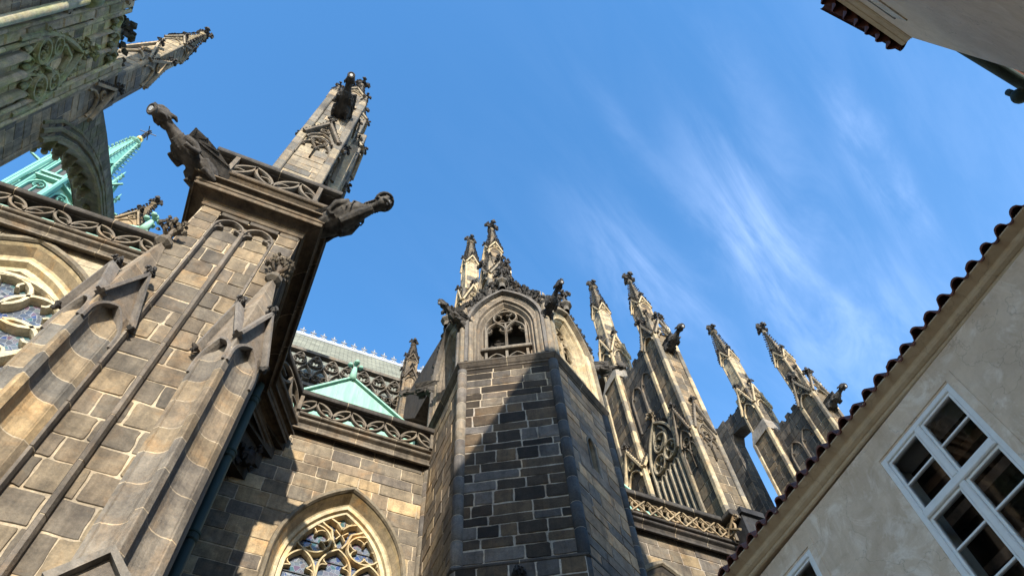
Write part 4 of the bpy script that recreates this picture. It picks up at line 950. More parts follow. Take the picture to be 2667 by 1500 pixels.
# ================================================================== BIG FLYING BUTTRESS AT THE UPPER LEFT
lf = thing('flying_buttress', 'huge mossy flying buttress with cusped arch filling the upper left corner', 'flying buttress', (-9.5, 7.6, -1.6))
XS = -9.0; rs = random.Random(21)
fl = Fr((XS, 0, 0), (0, 1, 0), (0, 0, 1), (1, 0, 0))
m = MB(); ashlar(m, fl, 5.0, 10.35, 9, 24.9, P_MOSS, (.22, .21, .17), (.4, .6), (.4, .9), d=-.12, rs=rs)
m.wbox(-10.05, -9.16, 5.1, 10.3, 9, 24.9, P_MOSS[0]); wv = m.build('side_wall', M_MOSS, lf)
m = MB(); cc = (.30, .25, .185); cm = (.24, .235, .155)
for u, w_ in ((6.85, .30), (8.88, .26)):
    for k in range(18): m.box(fl, u - w_ / 2, u + w_ / 2, 9 + k * .9, 9 + k * .9 + .885, -.13, .04, shade(cc, rs.uniform(.75, 1.2)), .05)
for u in (7.42, 7.90, 8.42): m.stroke(fl, [(u, 9), (u, 19.0)], .19, -.13, .12, cc, .5)
for u in (6.62, 7.08, 8.72, 9.06):
    for k in range(16): m.tube([fl.p(u, 9 + k, .02), fl.p(u, 9.98 + k, .02)], .065, shade(cc, rs.uniform(.7, 1.3)), 8)
for u in (7.18, 7.66, 8.16, 8.62): trefoil_head(m, fl, u, .22, 18.95, .5, .09, -.13, .04, cm)
for u in (7.42, 8.42):
    m.stroke(fl, arch(.47, 19.0, 1.2, None, 8, u), .12, -.13, .07, cm, .5)
    foil(m, fl, u, 19.75, .32, 4, PI / 4, .13, -.13, .12, cm); foil(m, fl, u, 20.5, .24, 3, PI / 2, .11, -.13, .10, cm)
    for i in range(26): m.octa(fl.p(u + rs.uniform(-.45, .45), 19.9 + rs.uniform(-.6, 1.1), .02), rs.uniform(.05, .1), shade(cm, rs.uniform(.6, 1.2)), rs)
m.stroke(fl, arch(.98, 19.1, 2.9, 18.6, 10, 7.9), .16, -.13, .10, cm, .5)
for s in (-1, 1):
    m.stroke(fl, [(7.9, 20.0), (7.9 + s * .15, 20.35), (7.9 + s * .5, 20.55), (7.9 + s * .4, 21.0), (7.9, 21.4)], .12, -.13, .06, cm, .5)
    for i in range(9): crocket(m, fl.p(7.9 + s * (.95 - .1 * i), 19.9 + .28 * i, .05), fl.u * s + fl.v * .4, fl.v, .14, cm, rs)
fleuron(m, fl.p(7.9, 22.1, .08), .6, cm, rs=rs)
for u in (7.3, 7.9, 8.5): m.stroke(fl, [(u - .3, 22.4), (u - .3, 24.4)], .10, -.13, .04, cc, .5); trefoil_head(m, fl, u, .27, 24.0, .5, .09, -.13, .05, cm)
for u in (7.18, 7.66, 8.16, 8.62):
    for q in (-1, 1):
        for zz_ in (19.05, 23.98): m.ball(fl.p(u + q * .11, zz_ + .1, -.03), .12, shade(cm, rs.uniform(.6, 1.1)), .9, .75, 1.5, 8, 6)
for i in range(22): m.octa(fl.p(7.0 + i * .1, 24.9 + rs.uniform(-.1, .2), rs.uniform(-.3, .1)), rs.uniform(.08, .14), C_CREST, rs)
fleuron(m, fl.p(7.95, 25.3, -.3), .8, C_CREST, rs=rs)
m.build('blind_tracery', M_MOSS, wv)
# rear pinnacle of it
P_L = [(0.1652, 0.1485, 0.1218), (0.2203, 0.189, 0.1411), (0.1239, 0.1148, 0.1026), (0.2754, 0.2228, 0.1539)]
P_L2 = [(0.288, 0.24, 0.16), (0.24, 0.2, 0.136), (0.192, 0.164, 0.12)]
pier_stage(lf, -9.53, 9.7, .55, .62, 9, 24.9, P_L, 'SEN', .18, gab=(23.2, 1.6), name='rear_pier', rec=.06, mat=M_ST, ccol=C_CREST)
pier_stage(lf, -9.53, 9.78, .53, .53, 24.9, 28.6, P_L, 'SEN', .15, gab=(27.6, 2.2), name='rear_shaft', rec=.05)
pier_stage(lf, -9.53, 9.85, .40, .40, 28.6, 32.0, P_L2, 'SEN', .1, gab=(31.6, 1.1), name='rear_shaft', rec=.03)
m = MB(); spirelet(m, -9.53, 9.85, 32.0, 35.2, .47, .10, 4, PI / 4, P_L2[0], C_CREST, .16, 10, .7); m.build('spirelet', M_ST, lf)
# front pier, running out of the frame
pier_stage(lf, -9.53, 5.95, .53, .80, 9, 30, P_L, 'SEN', .26, gab=(24.5, 1.9), name='front_pier', rec=.10, cw=(.4, .8))
g_ = MB(); gablet(g_, face(-9.53, 6.0, .56, .6, 20.6, 'E'), .5, 1.5, P_L[1], C_CREST, .12, 5, .15, .5); g_.build('gablet', M_ST, lf)
m = MB(); m.tube([(-8.86, 6.28, 9), (-8.86, 6.28, 21.5)], .13, (.30, .27, .20), 10); m.tube([(-8.86, 6.28, 21.5), (-8.86, 6.28, 21.6), (-8.86, 6.28, 22.1), (-8.86, 6.28, 22.2)], [.13, .24, .24, .13], (.14, .15, .10), 8); m.tube([(-8.86, 6.28, 22.2), (-8.86, 6.28, 27)], .1, (.24, .22, .17), 10); m.build('colonnette', M_MOSS, lf, True)
m = MB(); spirelet(m, -9.3, 6.55, 27.6, 29.8, .4, .05, 4, PI / 4, P_L2[1], C_CREST, .14, 8, .5); courses(m, sq_ring(-9.3, 6.55, .28, .28), 24, 27.6, P_L2, MORT); m.build('side_pinnacle', M_ST, lf)
# the flyer with its cusped arch
m = MB(); top = [(10.2, 24.2), (11.4, 24.95), (12.7, 25.66), (14.0, 26.35), (17.5, 28.1)]
und = [(17.5, 26.6), (15.3, 25.72), (13.74, 25.0), (12.85, 24.39), (12.06, 23.66), (11.16, 22.57), (10.48, 21.39), (10.2, 20.3)]
m.prism(fl, top + und, -.85, 0, (.11, .105, .085))
for i in range(16):
    y0 = 10.35 + i * .42
    for j in range(3):
        zt = 24.2 + (y0 - 10.2) * .535 - .1 - j * .42; k = rs.uniform(.6, 1.5)
        if zt - .45 > 20.3 + 5.2 * (1 - math.exp(-(y0 - 10.2) * .75)) : m.box(fl, y0 + .02, y0 + .40, zt - .38 + .2 * rs.random() * 0, zt, -.02, .012, shade((.14, .13, .10), k))
fly = m.build('flyer', M_MOSS, lf)
m = MB(); cr = (.17, .155, .105)
inner = list(reversed(und))
for off, w_, d_ in ((.08, .16, .10), (.34, .16, .06), (.58, .12, .03)):
    pts = []
    for i, (x, y) in enumerate(inner):
        a, b = inner[max(i - 1, 0)], inner[min(i + 1, len(inner) - 1)]; tx, ty = b[0] - a[0], b[1] - a[1]; l = math.hypot(tx, ty)
        pts.append((x - ty / l * off, y + tx / l * off))
    for s_, d0 in ((1, 0), (-1, -.85)):
        m.stroke(fl, pts, w_, d0 - .05, d0 + (d_ if s_ > 0 else -.02), shade(cr, rs.uniform(.8, 1.2)), .6)
m.build('arch_moulding', M_MOSS, fly)
for i in range(11):   # rounded cusps hanging inside the arch
    m = MB(); t_ = i / 10 * (len(inner) - 1.01); j = int(t_); q = t_ - j; x = inner[j][0] * (1 - q) + inner[j + 1][0] * q; y = inner[j][1] * (1 - q) + inner[j + 1][1] * q
    tx, ty = inner[j + 1][0] - inner[j][0], inner[j + 1][1] - inner[j][1]; l = math.hypot(tx, ty); tx, ty = tx / l, ty / l; nx, ny = ty, -tx
    P_ = lambda n_, t2: fl.p(x + nx * n_ + tx * t2, y + ny * n_ + ty * t2, -.42)
    m.tube([P_(-.12, 0), P_(.12, 0), P_(.28, 0), P_(.35, 0)], [(.20, .28), (.11, .2), (.085, .16), (.10, .17)], cr, 8)
    m.tube([P_(.37, -.15), P_(.41, -.08), P_(.42, 0), P_(.41, .08), P_(.37, .15)], [.04, .08, .10, .08, .04], cr, 8)
    for s_ in (-1, 1): m.tube([P_(.0, s_ * .14), P_(.08, s_ * .2), P_(.16, s_ * .26), P_(.18, s_ * .34)], [.10, .08, .06, .04], cr, 7)
    m.build('cusp', M_MOSS, fly, True)
m = MB()
for i in range(9):
    t_ = (i + .3) / 9; x = 10.3 + t_ * 6.5; y = 24.25 + t_ * 3.6
    for q in range(3): m.octa(fl.p(x + rs.uniform(-.06, .06), y + .1 + q * .08, -.4 + rs.uniform(-.1, .1)), .13, C_SOOT, rs, None, 1)
m.build('crockets', M_CREST, fly)

# ================================================================== NAVE behind the middle bay
nv = thing('nave', 'distant nave with a steep slate roof, iron ridge cresting and two-tier traceried parapet', 'church', (2, 22, -1.6))
m = MB(); m.wbox(-3.5, 22, 21.05, 22, -1.6, 27.6, (.16, .14, .11)); m.build('wall', M_ST, nv)
m = MB(); m.add([(-3.5, 21.5, 29.0), (22, 21.5, 29.0), (22, 26, 38.9), (-3.5, 26, 38.9)], [(0, 1, 2, 3)], (.25, .25, .24)); m.add([(-3.5, 30.5, 29.0), (22, 30.5, 29.0), (22, 26, 38.9), (-3.5, 26, 38.9)], [(3, 2, 1, 0)], (.25, .25, .24))
ro = m.build('roof', M_SLATE, nv); uv = ro.data.uv_layers.new(name='UVMap')
for l in ro.data.loops: v = ro.data.vertices[l.vertex_index].co; uv.data[l.index].uv = (v.x, math.hypot(v.y - 26, v.z - 38.9))
m = MB(); m.wbox(-3.5, 22, 25.95, 26.05, 38.85, 39.1, (.5, .5, .5))
fn = Fr((0, 26, 39.05), (1, 0, 0), (0, 0, 1), (0, -1, 0))
for i in range(16):
    x = -3.2 + i * .655
    for q in ([(x, 0), (x, .62)], [(x - .14, .40), (x + .14, .40)], [(x - .3, .02), (x - .08, .18), (x, .3)], [(x + .3, .02), (x + .08, .18), (x, .3)]): m.stroke(fn, q, .07, -.03, .03, (.6, .6, .62), .9)
    for dx, dy in ((0, .66), (-.16, .4), (.16, .4)): m.octa(fn.p(x + dx, dy), .06, (.6, .6, .62), rng)
m.build('ridge_cresting', simple("pale_zinc", (.22, .235, .26), .6, 0, .1), nv)
m = MB(); fn = Fr((0, 21.0, 0), (1, 0, 0), (0, 0, 1), (0, -1, 0)); c = (.125, .112, .095)
m.box(fn, -3.5, 22, 29.95, 30.15, -.12, .16, c); m.box(fn, -3.5, 22, 27.45, 27.65, -.12, .16, c)
for i in range(12):
    u = -2.6 + i * .78
    foil(m, fn, u + .39, 29.38, .30, 4, PI / 4, .075, -.1, .08, c); m.stroke(fn, arch(.39, 28.95, 1.0, None, 7, u + .39), .09, -.1, .1, c, .5)
    for s in (-.2, .2):
        foil(m, fn, u + .0 + s, 28.25, .20, 3, PI / 2, .06, -.1, .08, c)
    m.stroke(fn, arch(.39, 28.1, .95, 27.6, 7, u), .09, -.1, .1, c, .5)
    m.stroke(fn, [(u, 28.0), (u, 27.6)], .08, -.1, .08, c, .6); m.stroke(fn, [(u + .39, 28.9), (u + .39, 27.6)], .06, -.1, .06, c, .6)
m.build('parapet', M_ST, nv)
np_ = thing('pinnacle', 'slender crocketed pinnacle standing on the nave parapet, right of the copper gable', 'pinnacle', (4.65, 20.7, 26.5))
pier_stage(np_, 4.65, 20.7, .38, .38, 26.5, 30.0, P_GREY, 'SWE', .12, gab=(29.6, 1.0), name='shaft', rec=.05, ccol=C_CREST)
pier_stage(np_, 4.62, 20.7, .30, .30, 30.0, 31.5, P_GREY, 'SWE', .09, gab=(31.3, .7), name='upper_shaft', rec=.03)
m = MB(); spirelet(m, 4.62, 20.7, 31.6, 33.2, .34, .09, 4, PI / 4, P_GREY[0], C_CREST, .12, 9, .5); m.build('spirelet', M_ST, np_)

# ================================================================== COPPER CHAPEL ROOFS
def copper_roof(x0, x1, xa, y, z0, za, depth, label, fin=True):
    t = thing('chapel_roof', label, 'roof', ((x0 + x1) / 2, y, z0)); m = MB(); c1, c2 = (1, 1, 1), (1.12, 1.1, 1.08)
    n = 6; P = [(x0, z0), (x1, z0), (xa, za)]
    fz = Fr((0, y, 0), (1, 0, 0), (0, 0, 1), (0, -1, 0))
    m.prism(fz, P, -depth, 0, c1); m.box(fz, x0 + .02, x1 - .02, z0 - 2.0, z0, -depth, -.01, c1)
    for s, (xa_, xb_) in enumerate(((x0, xa), (xa, x1))): pass
    m.stroke(fz, [(x0 - .1, z0 - .05), (xa, za + .03), (x1 + .1, z0 - .05)], .07, -depth - .05, .09, c2, .95)
    for k in range(1, 6):
        u = x0 + (x1 - x0) * k / 6; h = z0 + (za - z0) * ((u - x0) / (xa - x0) if u < xa else (x1 - u) / (x1 - xa)); m.stroke(fz, [(u, z0), (u, h - .06)], .03, 0, .02, c2, .8)
    m.build('gable', M_CU, t)
    if fin:
        m = MB(); p = fz.p(xa, za, .02)
        m.loft([poly_ring(p.x, p.y, .13, 8)(p.z - .05, 0), poly_ring(p.x, p.y, .09, 8)(p.z + .35, 0), poly_ring(p.x, p.y, .06, 8)(p.z + .62, 0)], c2, True, True, True)
        for k in range(4): m.ball(p + Vector((math.cos(k * PI / 2) * .16, math.sin(k * PI / 2) * .16, .66)), .09, c2, 1, 1, .8, 6, 4)
        m.ball(p + Vector((0, 0, .82)), .10, c2, 1, 1, 1.1, 6, 4); m.build('finial', M_CU, t, True)
    return t
copper_roof(-.35, 3.35, 1.22, 12.95, 16.35, 17.95, 3, 'pale green copper gable with a knobbed finial behind the middle parapet')
copper_roof(7.6, 11.6, 9.9, 13.5, 16.6, 18.0, 2.4, 'green copper roof slope between the stair turret and the flying buttress')
copper_roof(15.3, 20, 17.2, 13.2, 15.8, 17.5, 2.4, 'small wedge of green copper roof above the tiled eave, right of the pale buttress', False)
copper_roof(-9.5, -3.2, -5.05, 10.1, 15.6, 17.35, 2.2, 'green copper roof behind the left parapet, its knob just above the rail')
lp = thing('pinnacle', 'small pale crocketed pinnacle behind the left parapet, between the mossy arch and the buttress', 'pinnacle', (-6.85, 13, 15))
P_LP = [(.30, .245, .16), (.25, .205, .14)]
pier_stage(lp, -6.9, 13.0, .36, .36, 15, 22.3, P_LP, 'SE', .1, gab=(21.9, .9), name='shaft', rec=.04, ccol=C_CREST)
m = MB(); spirelet(m, -6.9, 13.0, 22.3, 24.2, .36, .07, 4, PI / 4, P_LP[1], C_CREST, .13, 8, .45); m.build('spirelet', M_ST, lp)

# ================================================================== CROSSING SPIRE
sp = thing('spire', 'turquoise copper crossing spire with crockets, gilt ball and cross, seen past the mossy arch', 'spire', (-21.8, 30, 30))
SX, SY = -21.75, 30.4
oc = lambda r, z: poly_ring(SX, SY, r, 8, PI / 8)(z, 0); CC = (.58, .84, .92)
m = MB(); m.loft([oc(1.25, 57.5), oc(.42, 66.6)], CC, True, True, True)
for k in range(8):
    a = PI / 8 + k * PI / 4
    m.tube([(SX + 1.27 * math.cos(a), SY + 1.27 * math.sin(a), 57.5), (SX + .43 * math.cos(a), SY + .43 * math.sin(a), 66.6)], .07, (.9, .95, .95), 5)
    for i in range(13):
        t_ = (i + .5) / 13; r = 1.27 + (.43 - 1.27) * t_; p = Vector((SX + r * math.cos(a), SY + r * math.sin(a), 57.5 + 9.1 * t_)); d = Vector((math.cos(a), math.sin(a), 0))
        m.tube([p, p + d * .2 + Vector((0, 0, .02)), p + d * .26 + Vector((0, 0, .16))], [.06, .05, .07], (.62, .72, .70), 5)
m.build('cone', M_CU, sp)
m = MB(); m.loft([oc(.42, 66.5), oc(.62, 66.7), oc(.62, 66.95), oc(.3, 67.1), oc(.16, 67.2), oc(.13, 67.7)], (.45, .6, .58), True, True, True); m.build('collar', M_CU, sp)
m = MB(); m.ball((SX, SY, 68.1), .34, (1, 1, 1), n=14, m=9); m.build('ball', M_GOLD, sp, True)
m = MB(); m.tube([(SX, SY, 68.3), (SX, SY, 70.9)], .05, (1, 1, 1), 5)
for k in range(4):
    d = Vector((math.cos(k * PI / 4), math.sin(k * PI / 4), 0))
    if k in (0, 2): m.tube([Vector((SX, SY, 70.1)) - d * .75, Vector((SX, SY, 70.1)) + d * .75], .045, (1, 1, 1), 5)
for z in (69.0, 69.4, 69.75, 70.1, 70.5):
    for k in range(6): m.octa((SX + .14 * math.cos(k), SY + .14 * math.sin(k), z), .09, (1, 1, 1), rng)
m.build('cross', M_IRON, sp)
m = MB()   # octagonal lantern with framed windows, buttresses and gables
m.loft([oc(2.25, 40), oc(2.2, 56.2)], (.9, .93, .93), True, True, True)
for k in range(8):
    a0 = PI / 8 + k * PI / 4; am = a0 + PI / 8; d = Vector((math.cos(a0), math.sin(a0), 0)); dm = Vector((math.cos(am), math.sin(am), 0)); tn = Vector((-dm.y, dm.x, 0))
    m.tube([(SX + 2.3 * d.x, SY + 2.3 * d.y, 40), (SX + 2.3 * d.x, SY + 2.3 * d.y, 56.6)], .22, (.64, .87, .92), 6)
    m.tube([(SX + 2.9 * d.x, SY + 2.9 * d.y, 40), (SX + 2.75 * d.x, SY + 2.75 * d.y, 56.5), (SX + 2.7 * d.x, SY + 2.7 * d.y, 58.6)], [.17, .15, .03], (.64, .87, .93), 6)
    for z in (56.6, 57.2, 57.8): m.octa((SX + 2.75 * d.x, SY + 2.75 * d.y, z), .22, (.7, .8, .8), rng)
    m.tube([(SX + 2.85 * d.x, SY + 2.85 * d.y, 55.5), (SX + 3.7 * d.x, SY + 3.7 * d.y, 55.7)], [.14, .09], (.8, .9, .9), 5)
    fk = Fr(Vector((SX, SY, 0)) + dm * 2.05, tn, (0, 0, 1), dm)
    m.stroke(fk, [(-.85, 56.0), (0, 58.2), (.85, 56.0)], .16, 0, .3, (.64, .87, .92), .8)
    for zb in (52.6, 47.6):
        m.stroke(fk, arch(.62, zb + 1.9, .95, zb - .6, 7), .16, -.05, .28, (.64, .87, .92), .6)
        m.stroke(fk, [(0, zb - .6), (0, zb + 2.0)], .12, -.05, .24, (.64, .87, .92), .6); foil(m, fk, 0, zb + 2.2, .33, 4, PI / 4, .09, -.05, .22, (.64, .87, .92))
        m.box(fk, -.85, .85, zb - .9, zb - .6, 0, .3, (.8, .9, .9))
        for q in range(5): m.stroke(fk, circ(-.6 + q * .3, zb - 1.2, .12, 8), .05, .1, .22, (.8, .88, .88), .6, True)
        m.box(fk, -.85, .85, zb - 1.6, zb - 1.42, 0, .34, (.9, 1, 1))
lan = m.build('lantern', M_CU, sp)
m = MB()  # near-black panels painted in place of the shade inside the lantern windows
for k in range(8):
    am = PI / 4 + k * PI / 4; dm = Vector((math.cos(am), math.sin(am), 0)); fk = Fr(Vector((SX, SY, 0)) + dm * 2.10, Vector((-dm.y, dm.x, 0)), (0, 0, 1), dm)
    for zb in (52.6, 47.6): m.prism(fk, arch(.56, zb + 1.9, .85, zb - .55, 6), -.05, .02, (.02, .025, .03))
m.build('opening', M_IRON, lan)

# ================================================================== GARGOYLES
def place(o, loc, d, pitch_=0., s=1., roll_=0.):
    d = Vector(d); az = math.atan2(d.y, d.x)
    o.location = loc; o.rotation_euler = (roll_, -pitch_, az); o.scale = (s, s, s)
GC = (.10, .092, .082)
def remesh(o, vx):
    md = o.modifiers.new('fuse', 'REMESH'); md.mode = 'VOXEL'; md.voxel_size = vx; md.use_smooth_shade = True
    sm = o.modifiers.new('soften', 'SMOOTH'); sm.factor = .5; sm.iterations = 2
    at = None
    return o
def stone_plain(name, col, soot):
    m, N, L, b = mat_new(name)
    g = N.new('ShaderNodeNewGeometry'); pos = g.outputs['Position']
    c = mx(N, L, mr(N, L, nz(N, L, pos, 6, 6, .65, .4), .35, .68), tuple(x * .5 for x in col), tuple(x * 1.5 for x in col))
    c = mx(N, L, mr(N, L, nz(N, L, pos, 3.2, 4), .5, .66, 0, soot), c, tuple(x * .22 for x in col))
    L.new(c, b.inputs['Base Color']); b.inputs['Roughness'].default_value = .9; b.inputs['Specular IOR Level'].default_value = .2
    bp = N.new('ShaderNodeBump'); bp.inputs['Strength'].default_value = .6; bp.inputs['Distance'].default_value = .015
    L.new(nz(N, L, pos, 45, 5, .7), bp.inputs['Height']); L.new(bp.outputs[0], b.inputs['Normal'])
    return m
M_G1 = stone_plain("weathered_grey_carving", (.058, .052, .046), .9)
M_G2 = stone_plain("black_carving", (.045, .042, .04), .5)
def gargoyle_beast(label, group='gargoyles', mat=None, vx=.018, wings=True, thin=1.):
    mat = mat or M_G1
    t = thing('gargoyle', label, 'gargoyle', (0, 0, 0), group); m = MB(); k = thin
    m.tube([(-.25, 0, -.02), (.1, 0, 0), (.4, 0, .02), (.75, 0, .06), (.98, 0, .08), (1.14, 0, .10), (1.34, 0, .13)], [(.20 * k, .22 * k), (.25 * k, .26 * k), (.24 * k, .25 * k), (.23 * k, .24 * k), (.17 * k, .18 * k), (.13 * k, .13 * k), (.13 * k, .13 * k)], GC, 14)
    # head: skull, heavy brow, open jaws
    m.ball((1.42, 0, .16), .195 * k, GC, 1.15, 1, .95, 12, 8); m.tube([(1.63 + .66 * .125 * k * math.sin(2 * PI * i / 14), .125 * k * math.cos(2 * PI * i / 14), -.01 + .75 * .14 * k * math.sin(2 * PI * i / 14)) for i in range(15)], .045 * k, GC, 7)
    m.tube([(1.42, 0, .12), (1.55, 0, .06), (1.61, 0, .0)], [(.19 * k, .18 * k), (.15 * k, .15 * k), (.11 * k, .11 * k)], GC, 12)
    m.tube([(1.46, 0, .20), (1.60, 0, .17), (1.70, 0, .14)], [(.12 * k, .13 * k), (.095 * k, .11 * k), (.06 * k, .08 * k)], GC, 10)
    m.tube([(1.42, 0, .06), (1.54, 0, -.02), (1.62, 0, -.06)], [(.09 * k, .11 * k), (.06 * k, .095 * k), (.04 * k, .06 * k)], GC, 10)
    for s in (-1, 1):
        m.tube([(1.36, s * .16 * k, .2), (1.46, s * .13 * k, .27), (1.58, s * .09 * k, .265), (1.64, s * .03 * k, .22)], [.03, .045, .04, .03], GC, 7)
        m.ball((1.69, s * .04, .17), .035, GC, n=6, m=4)
        m.tube([(1.38, s * .15 * k, .22), (1.27, s * .21 * k, .22), (1.18, s * .19 * k, .19)], [.05, .05, .02], GC, 7)     # ears laid back
        m.tube([(1.5, s * .10 * k, .02), (1.42, s * .15 * k, .02), (1.30, s * .14 * k, .0)], [.035, .04, .02], GC, 6)       # cheek folds
        m.tube([(1.45, s * .12 * k, .12), (1.34, s * .16 * k, .11), (1.24, s * .14 * k, .1)], [.03, .035, .02], GC, 6)
        # foreleg folded under the chest, haunch and hind foot
        m.tube([(.86, s * .17 * k, .10), (.68, s * .29 * k, .03), (.50, s * .31 * k, -.08)], [.10, .095, .07], GC, 9)
        m.tube([(.50, s * .31 * k, -.08), (.66, s * .28 * k, -.17), (.80, s * .24 * k, -.18)], [.065, .05, .06], GC, 9)
        m.ball((.14, s * .22 * k, -.02), .2, GC, 1.35, .62, 1.0, 10, 7)
        m.tube([(.32, s * .27 * k, .0), (.08, s * .30 * k, -.2), (-.10, s * .28 * k, -.24)], [.10, .07, .05], GC, 9)
        m.tube([(-.10, s * .28 * k, -.24), (.12, s * .28 * k, -.28), (.24, s * .27 * k, -.28)], [.05, .045, .06], GC, 9)
        for i in range(5): m.ball((1.02 + i * .07, s * .12 * k, .16 - .012 * i), .035, GC, n=6, m=4)
    for i in range(9): m.ball((.95 + i * .055, 0, .24 - .004 * i), .045, GC, n=6, m=4)                                      # mane
    for i in range(5): m.tube([(.72 + i * .06, -.2 * k, .12), (.74 + i * .06, 0, -.17 * k), (.72 + i * .06, .2 * k, .12)], .02, GC, 6)  # ribs
    o = m.build('body', mat, t, True); remesh(o, vx)
    if wings:
        for s in (-1, 1):
            w = MB(); fw = Fr((0, s * .17 * k, .02), (1, 0, 0), (0, s * (.62 if s > 0 else .2), .75), None)
            pts = [(.88, .12), (.92, .34), (.78, .37), (.62, .40), (.30, .42), (-.05, .40), (-.42, .34), (-.36, .18), (.0, .10), (.4, .08)]
            w.prism(fw, pts, -.03, .03, GC)
            for q in ((.91, .34), (.62, .40), (.30, .42), (-.05, .40)): w.stroke(fw, [(.82, .16), q], .035, -.05, .05, GC, .6)
            w.build('wing', mat, t)
    s_ = MB(); s_.tube([(1.50, 0, .105), (1.655, 0, -.032)], .066 * k, (.7, .7, .7), 12); s_.build('spout', M_MIRROR, t)
    return t
def gargoyle_monk(label):
    t = thing('gargoyle', label, 'gargoyle', (0, 0, 0), 'gargoyles'); m = MB()
    m.tube([(-.3, 0, -.16), (0, 0, -.10), (.25, 0, .0), (.5, 0, .07), (.72, 0, .08), (.86, 0, .06)], [(.2, .24), (.25, .29), (.27, .31), (.25, .28), (.18, .2), (.12, .13)], GC, 14)
    m.tube([(.82, 0, .05), (1.0, 0, .06), (1.16, 0, .08)], [(.12, .12), (.10, .10), (.11, .11)], GC, 12)
    m.ball((1.24, 0, .12), .165, GC, .95, .92, 1.1, 12, 8)
    m.tube([(1.33, 0, .10), (1.42, 0, .09)], [.045, .03], GC, 8)                                       # nose
    for s in (-1, 1):
        m.ball((1.37, s * .065, .15), .035, GC, n=6, m=4); m.tube([(1.34, s * .12, .2), (1.40, s * .05, .19)], .025, GC, 6)
        m.tube([(1.30, s * .13, .06), (1.38, s * .09, -.02), (1.40, 0, -.05)], .03, GC, 6)
        m.ball((1.2, s * .17, .1), .05, GC, .6, .5, 1, 6, 4)
        m.tube([(.52, s * .24, .14), (.30, s * .36, .02), (.12, s * .30, -.14), (.16, s * .2, -.22)], [.10, .085, .06, .05], GC, 9)
        for i in range(3): m.tube([(.16, s * (.2 + .03 * i), -.22), (.24, s * (.18 + .03 * i), -.27)], .022, GC, 5)
        for i in range(5): m.tube([(.72 - i * .11, s * .10, .30 - i * .012), (.66 - i * .11, s * .27, .08), (.62 - i * .11, s * .26, -.1)], .022, GC, 6)   # folds
        for i in range(5): m.tube([(.9 + i * .06, s * .12, .14), (.86 + i * .06, s * .15, .06)], [.03, .015], GC, 6)
    m.tube([(.95, 0, -.02), (1.02, 0, -.06), (.7, 0, -.16), (.3, 0, -.27)], [.08, .09, .14, .12], GC, 9)
    o = m.build('body', M_G1, t, True); remesh(o, .016)
    c = MB(); M_ = Matrix.Rotation(R(-28), 3, 'Y')
    c.ball((1.245, 0, .225), .205, GC, 1.0, 1.0, .48, 14, 7, M_); c.tube([Vector((1.25, 0, .185)) + M_ @ Vector((.2 * math.cos(a), .2 * math.sin(a), 0)) for a in [2 * PI * i / 16 for i in range(17)]], .035, GC, 7); c.build('cap', M_G2, t, True)
    w = MB()
    for s in (-1, 1):
        fw = Fr((0, s * .3, 0), (1, 0, 0), (0, -s * .3, 1), None)
        w.prism(fw, [(.15, .02), (.05, .16), (-.7, .02), (-.75, -.14), (-.2, -.16)], -.03, .03, GC)
        for q in ((.05, .14), (-.3, .10), (-.72, .0), (-.75, -.1)): w.stroke(fw, [(.16, -.02), q], .05, -.05, .06, GC, .6)
    w.build('wing', M_G1, t)
    s_ = MB(); s_.tube([(1.2, 0, .03), (1.40, 0, .02)], .05, (.7, .7, .7), 12); s_.build('spout', M_MIRROR, t)
    return t
ga = gargoyle_beast('long-necked winged beast gargoyle leaning out from the left corner of the buttress cornice', thin=.80); place(ga, (-3.10, 6.50, 13.86), (-.77, -.60), .03, .96)
gb = gargoyle_monk('hunched capped gargoyle figure leaning out from the right corner of the buttress cornice'); place(gb, (-.62, 6.46, 13.84), (.76, -.66), .0, .92)
gc = gargoyle_beast('black winged gargoyle seen from below near the top of the tall pier', mat=M_G2, vx=.022, thin=.95); place(gc, (-1.88, 7.42, 24.0), (-.02, -1), .0, .82)
gp = gargoyle_beast('dark slim gargoyle straddling the front corner of the turret belfry', mat=M_G2, vx=.02, thin=.62, wings=False); place(gp, (5.50, 8.72, 17.45), (0, -1), .12, .72)
def gcopy(src, label, loc, d, p=0., s=1.):
    c = copy_tree(src); c['label'] = label; place(c, loc, d, p, s); return c
gt = gargoyle_beast('ribbed gargoyle reaching left from the left front corner of the turret belfry', mat=M_G1, vx=.02, thin=.62, wings=True); place(gt, (3.55, 9.82, 17.42), (-.87, -.5), -.02, .66)
gcopy(gt, 'crouching gargoyle reaching right from the turret towards the pale buttress', (7.42, 9.84, 17.42), (.87, -.5), .0, .66)
gcopy(gt, 'grey gargoyle at the rear left corner of the turret, above the middle parapet', (3.5, 12.0, 17.3), (-.87, .5), .0, .62)
gcopy(gc, 'dark gargoyle jutting from the pale pinnacled buttress right of the turret', (14.42, 13.05, 27.3), (.04, -1), .10, .80)
gcopy(gc, 'dark gargoyle jutting from the furthest right buttress, just above the tiled eave', (23.2, 13.05, 27.3), (.04, -1), .10, .80)

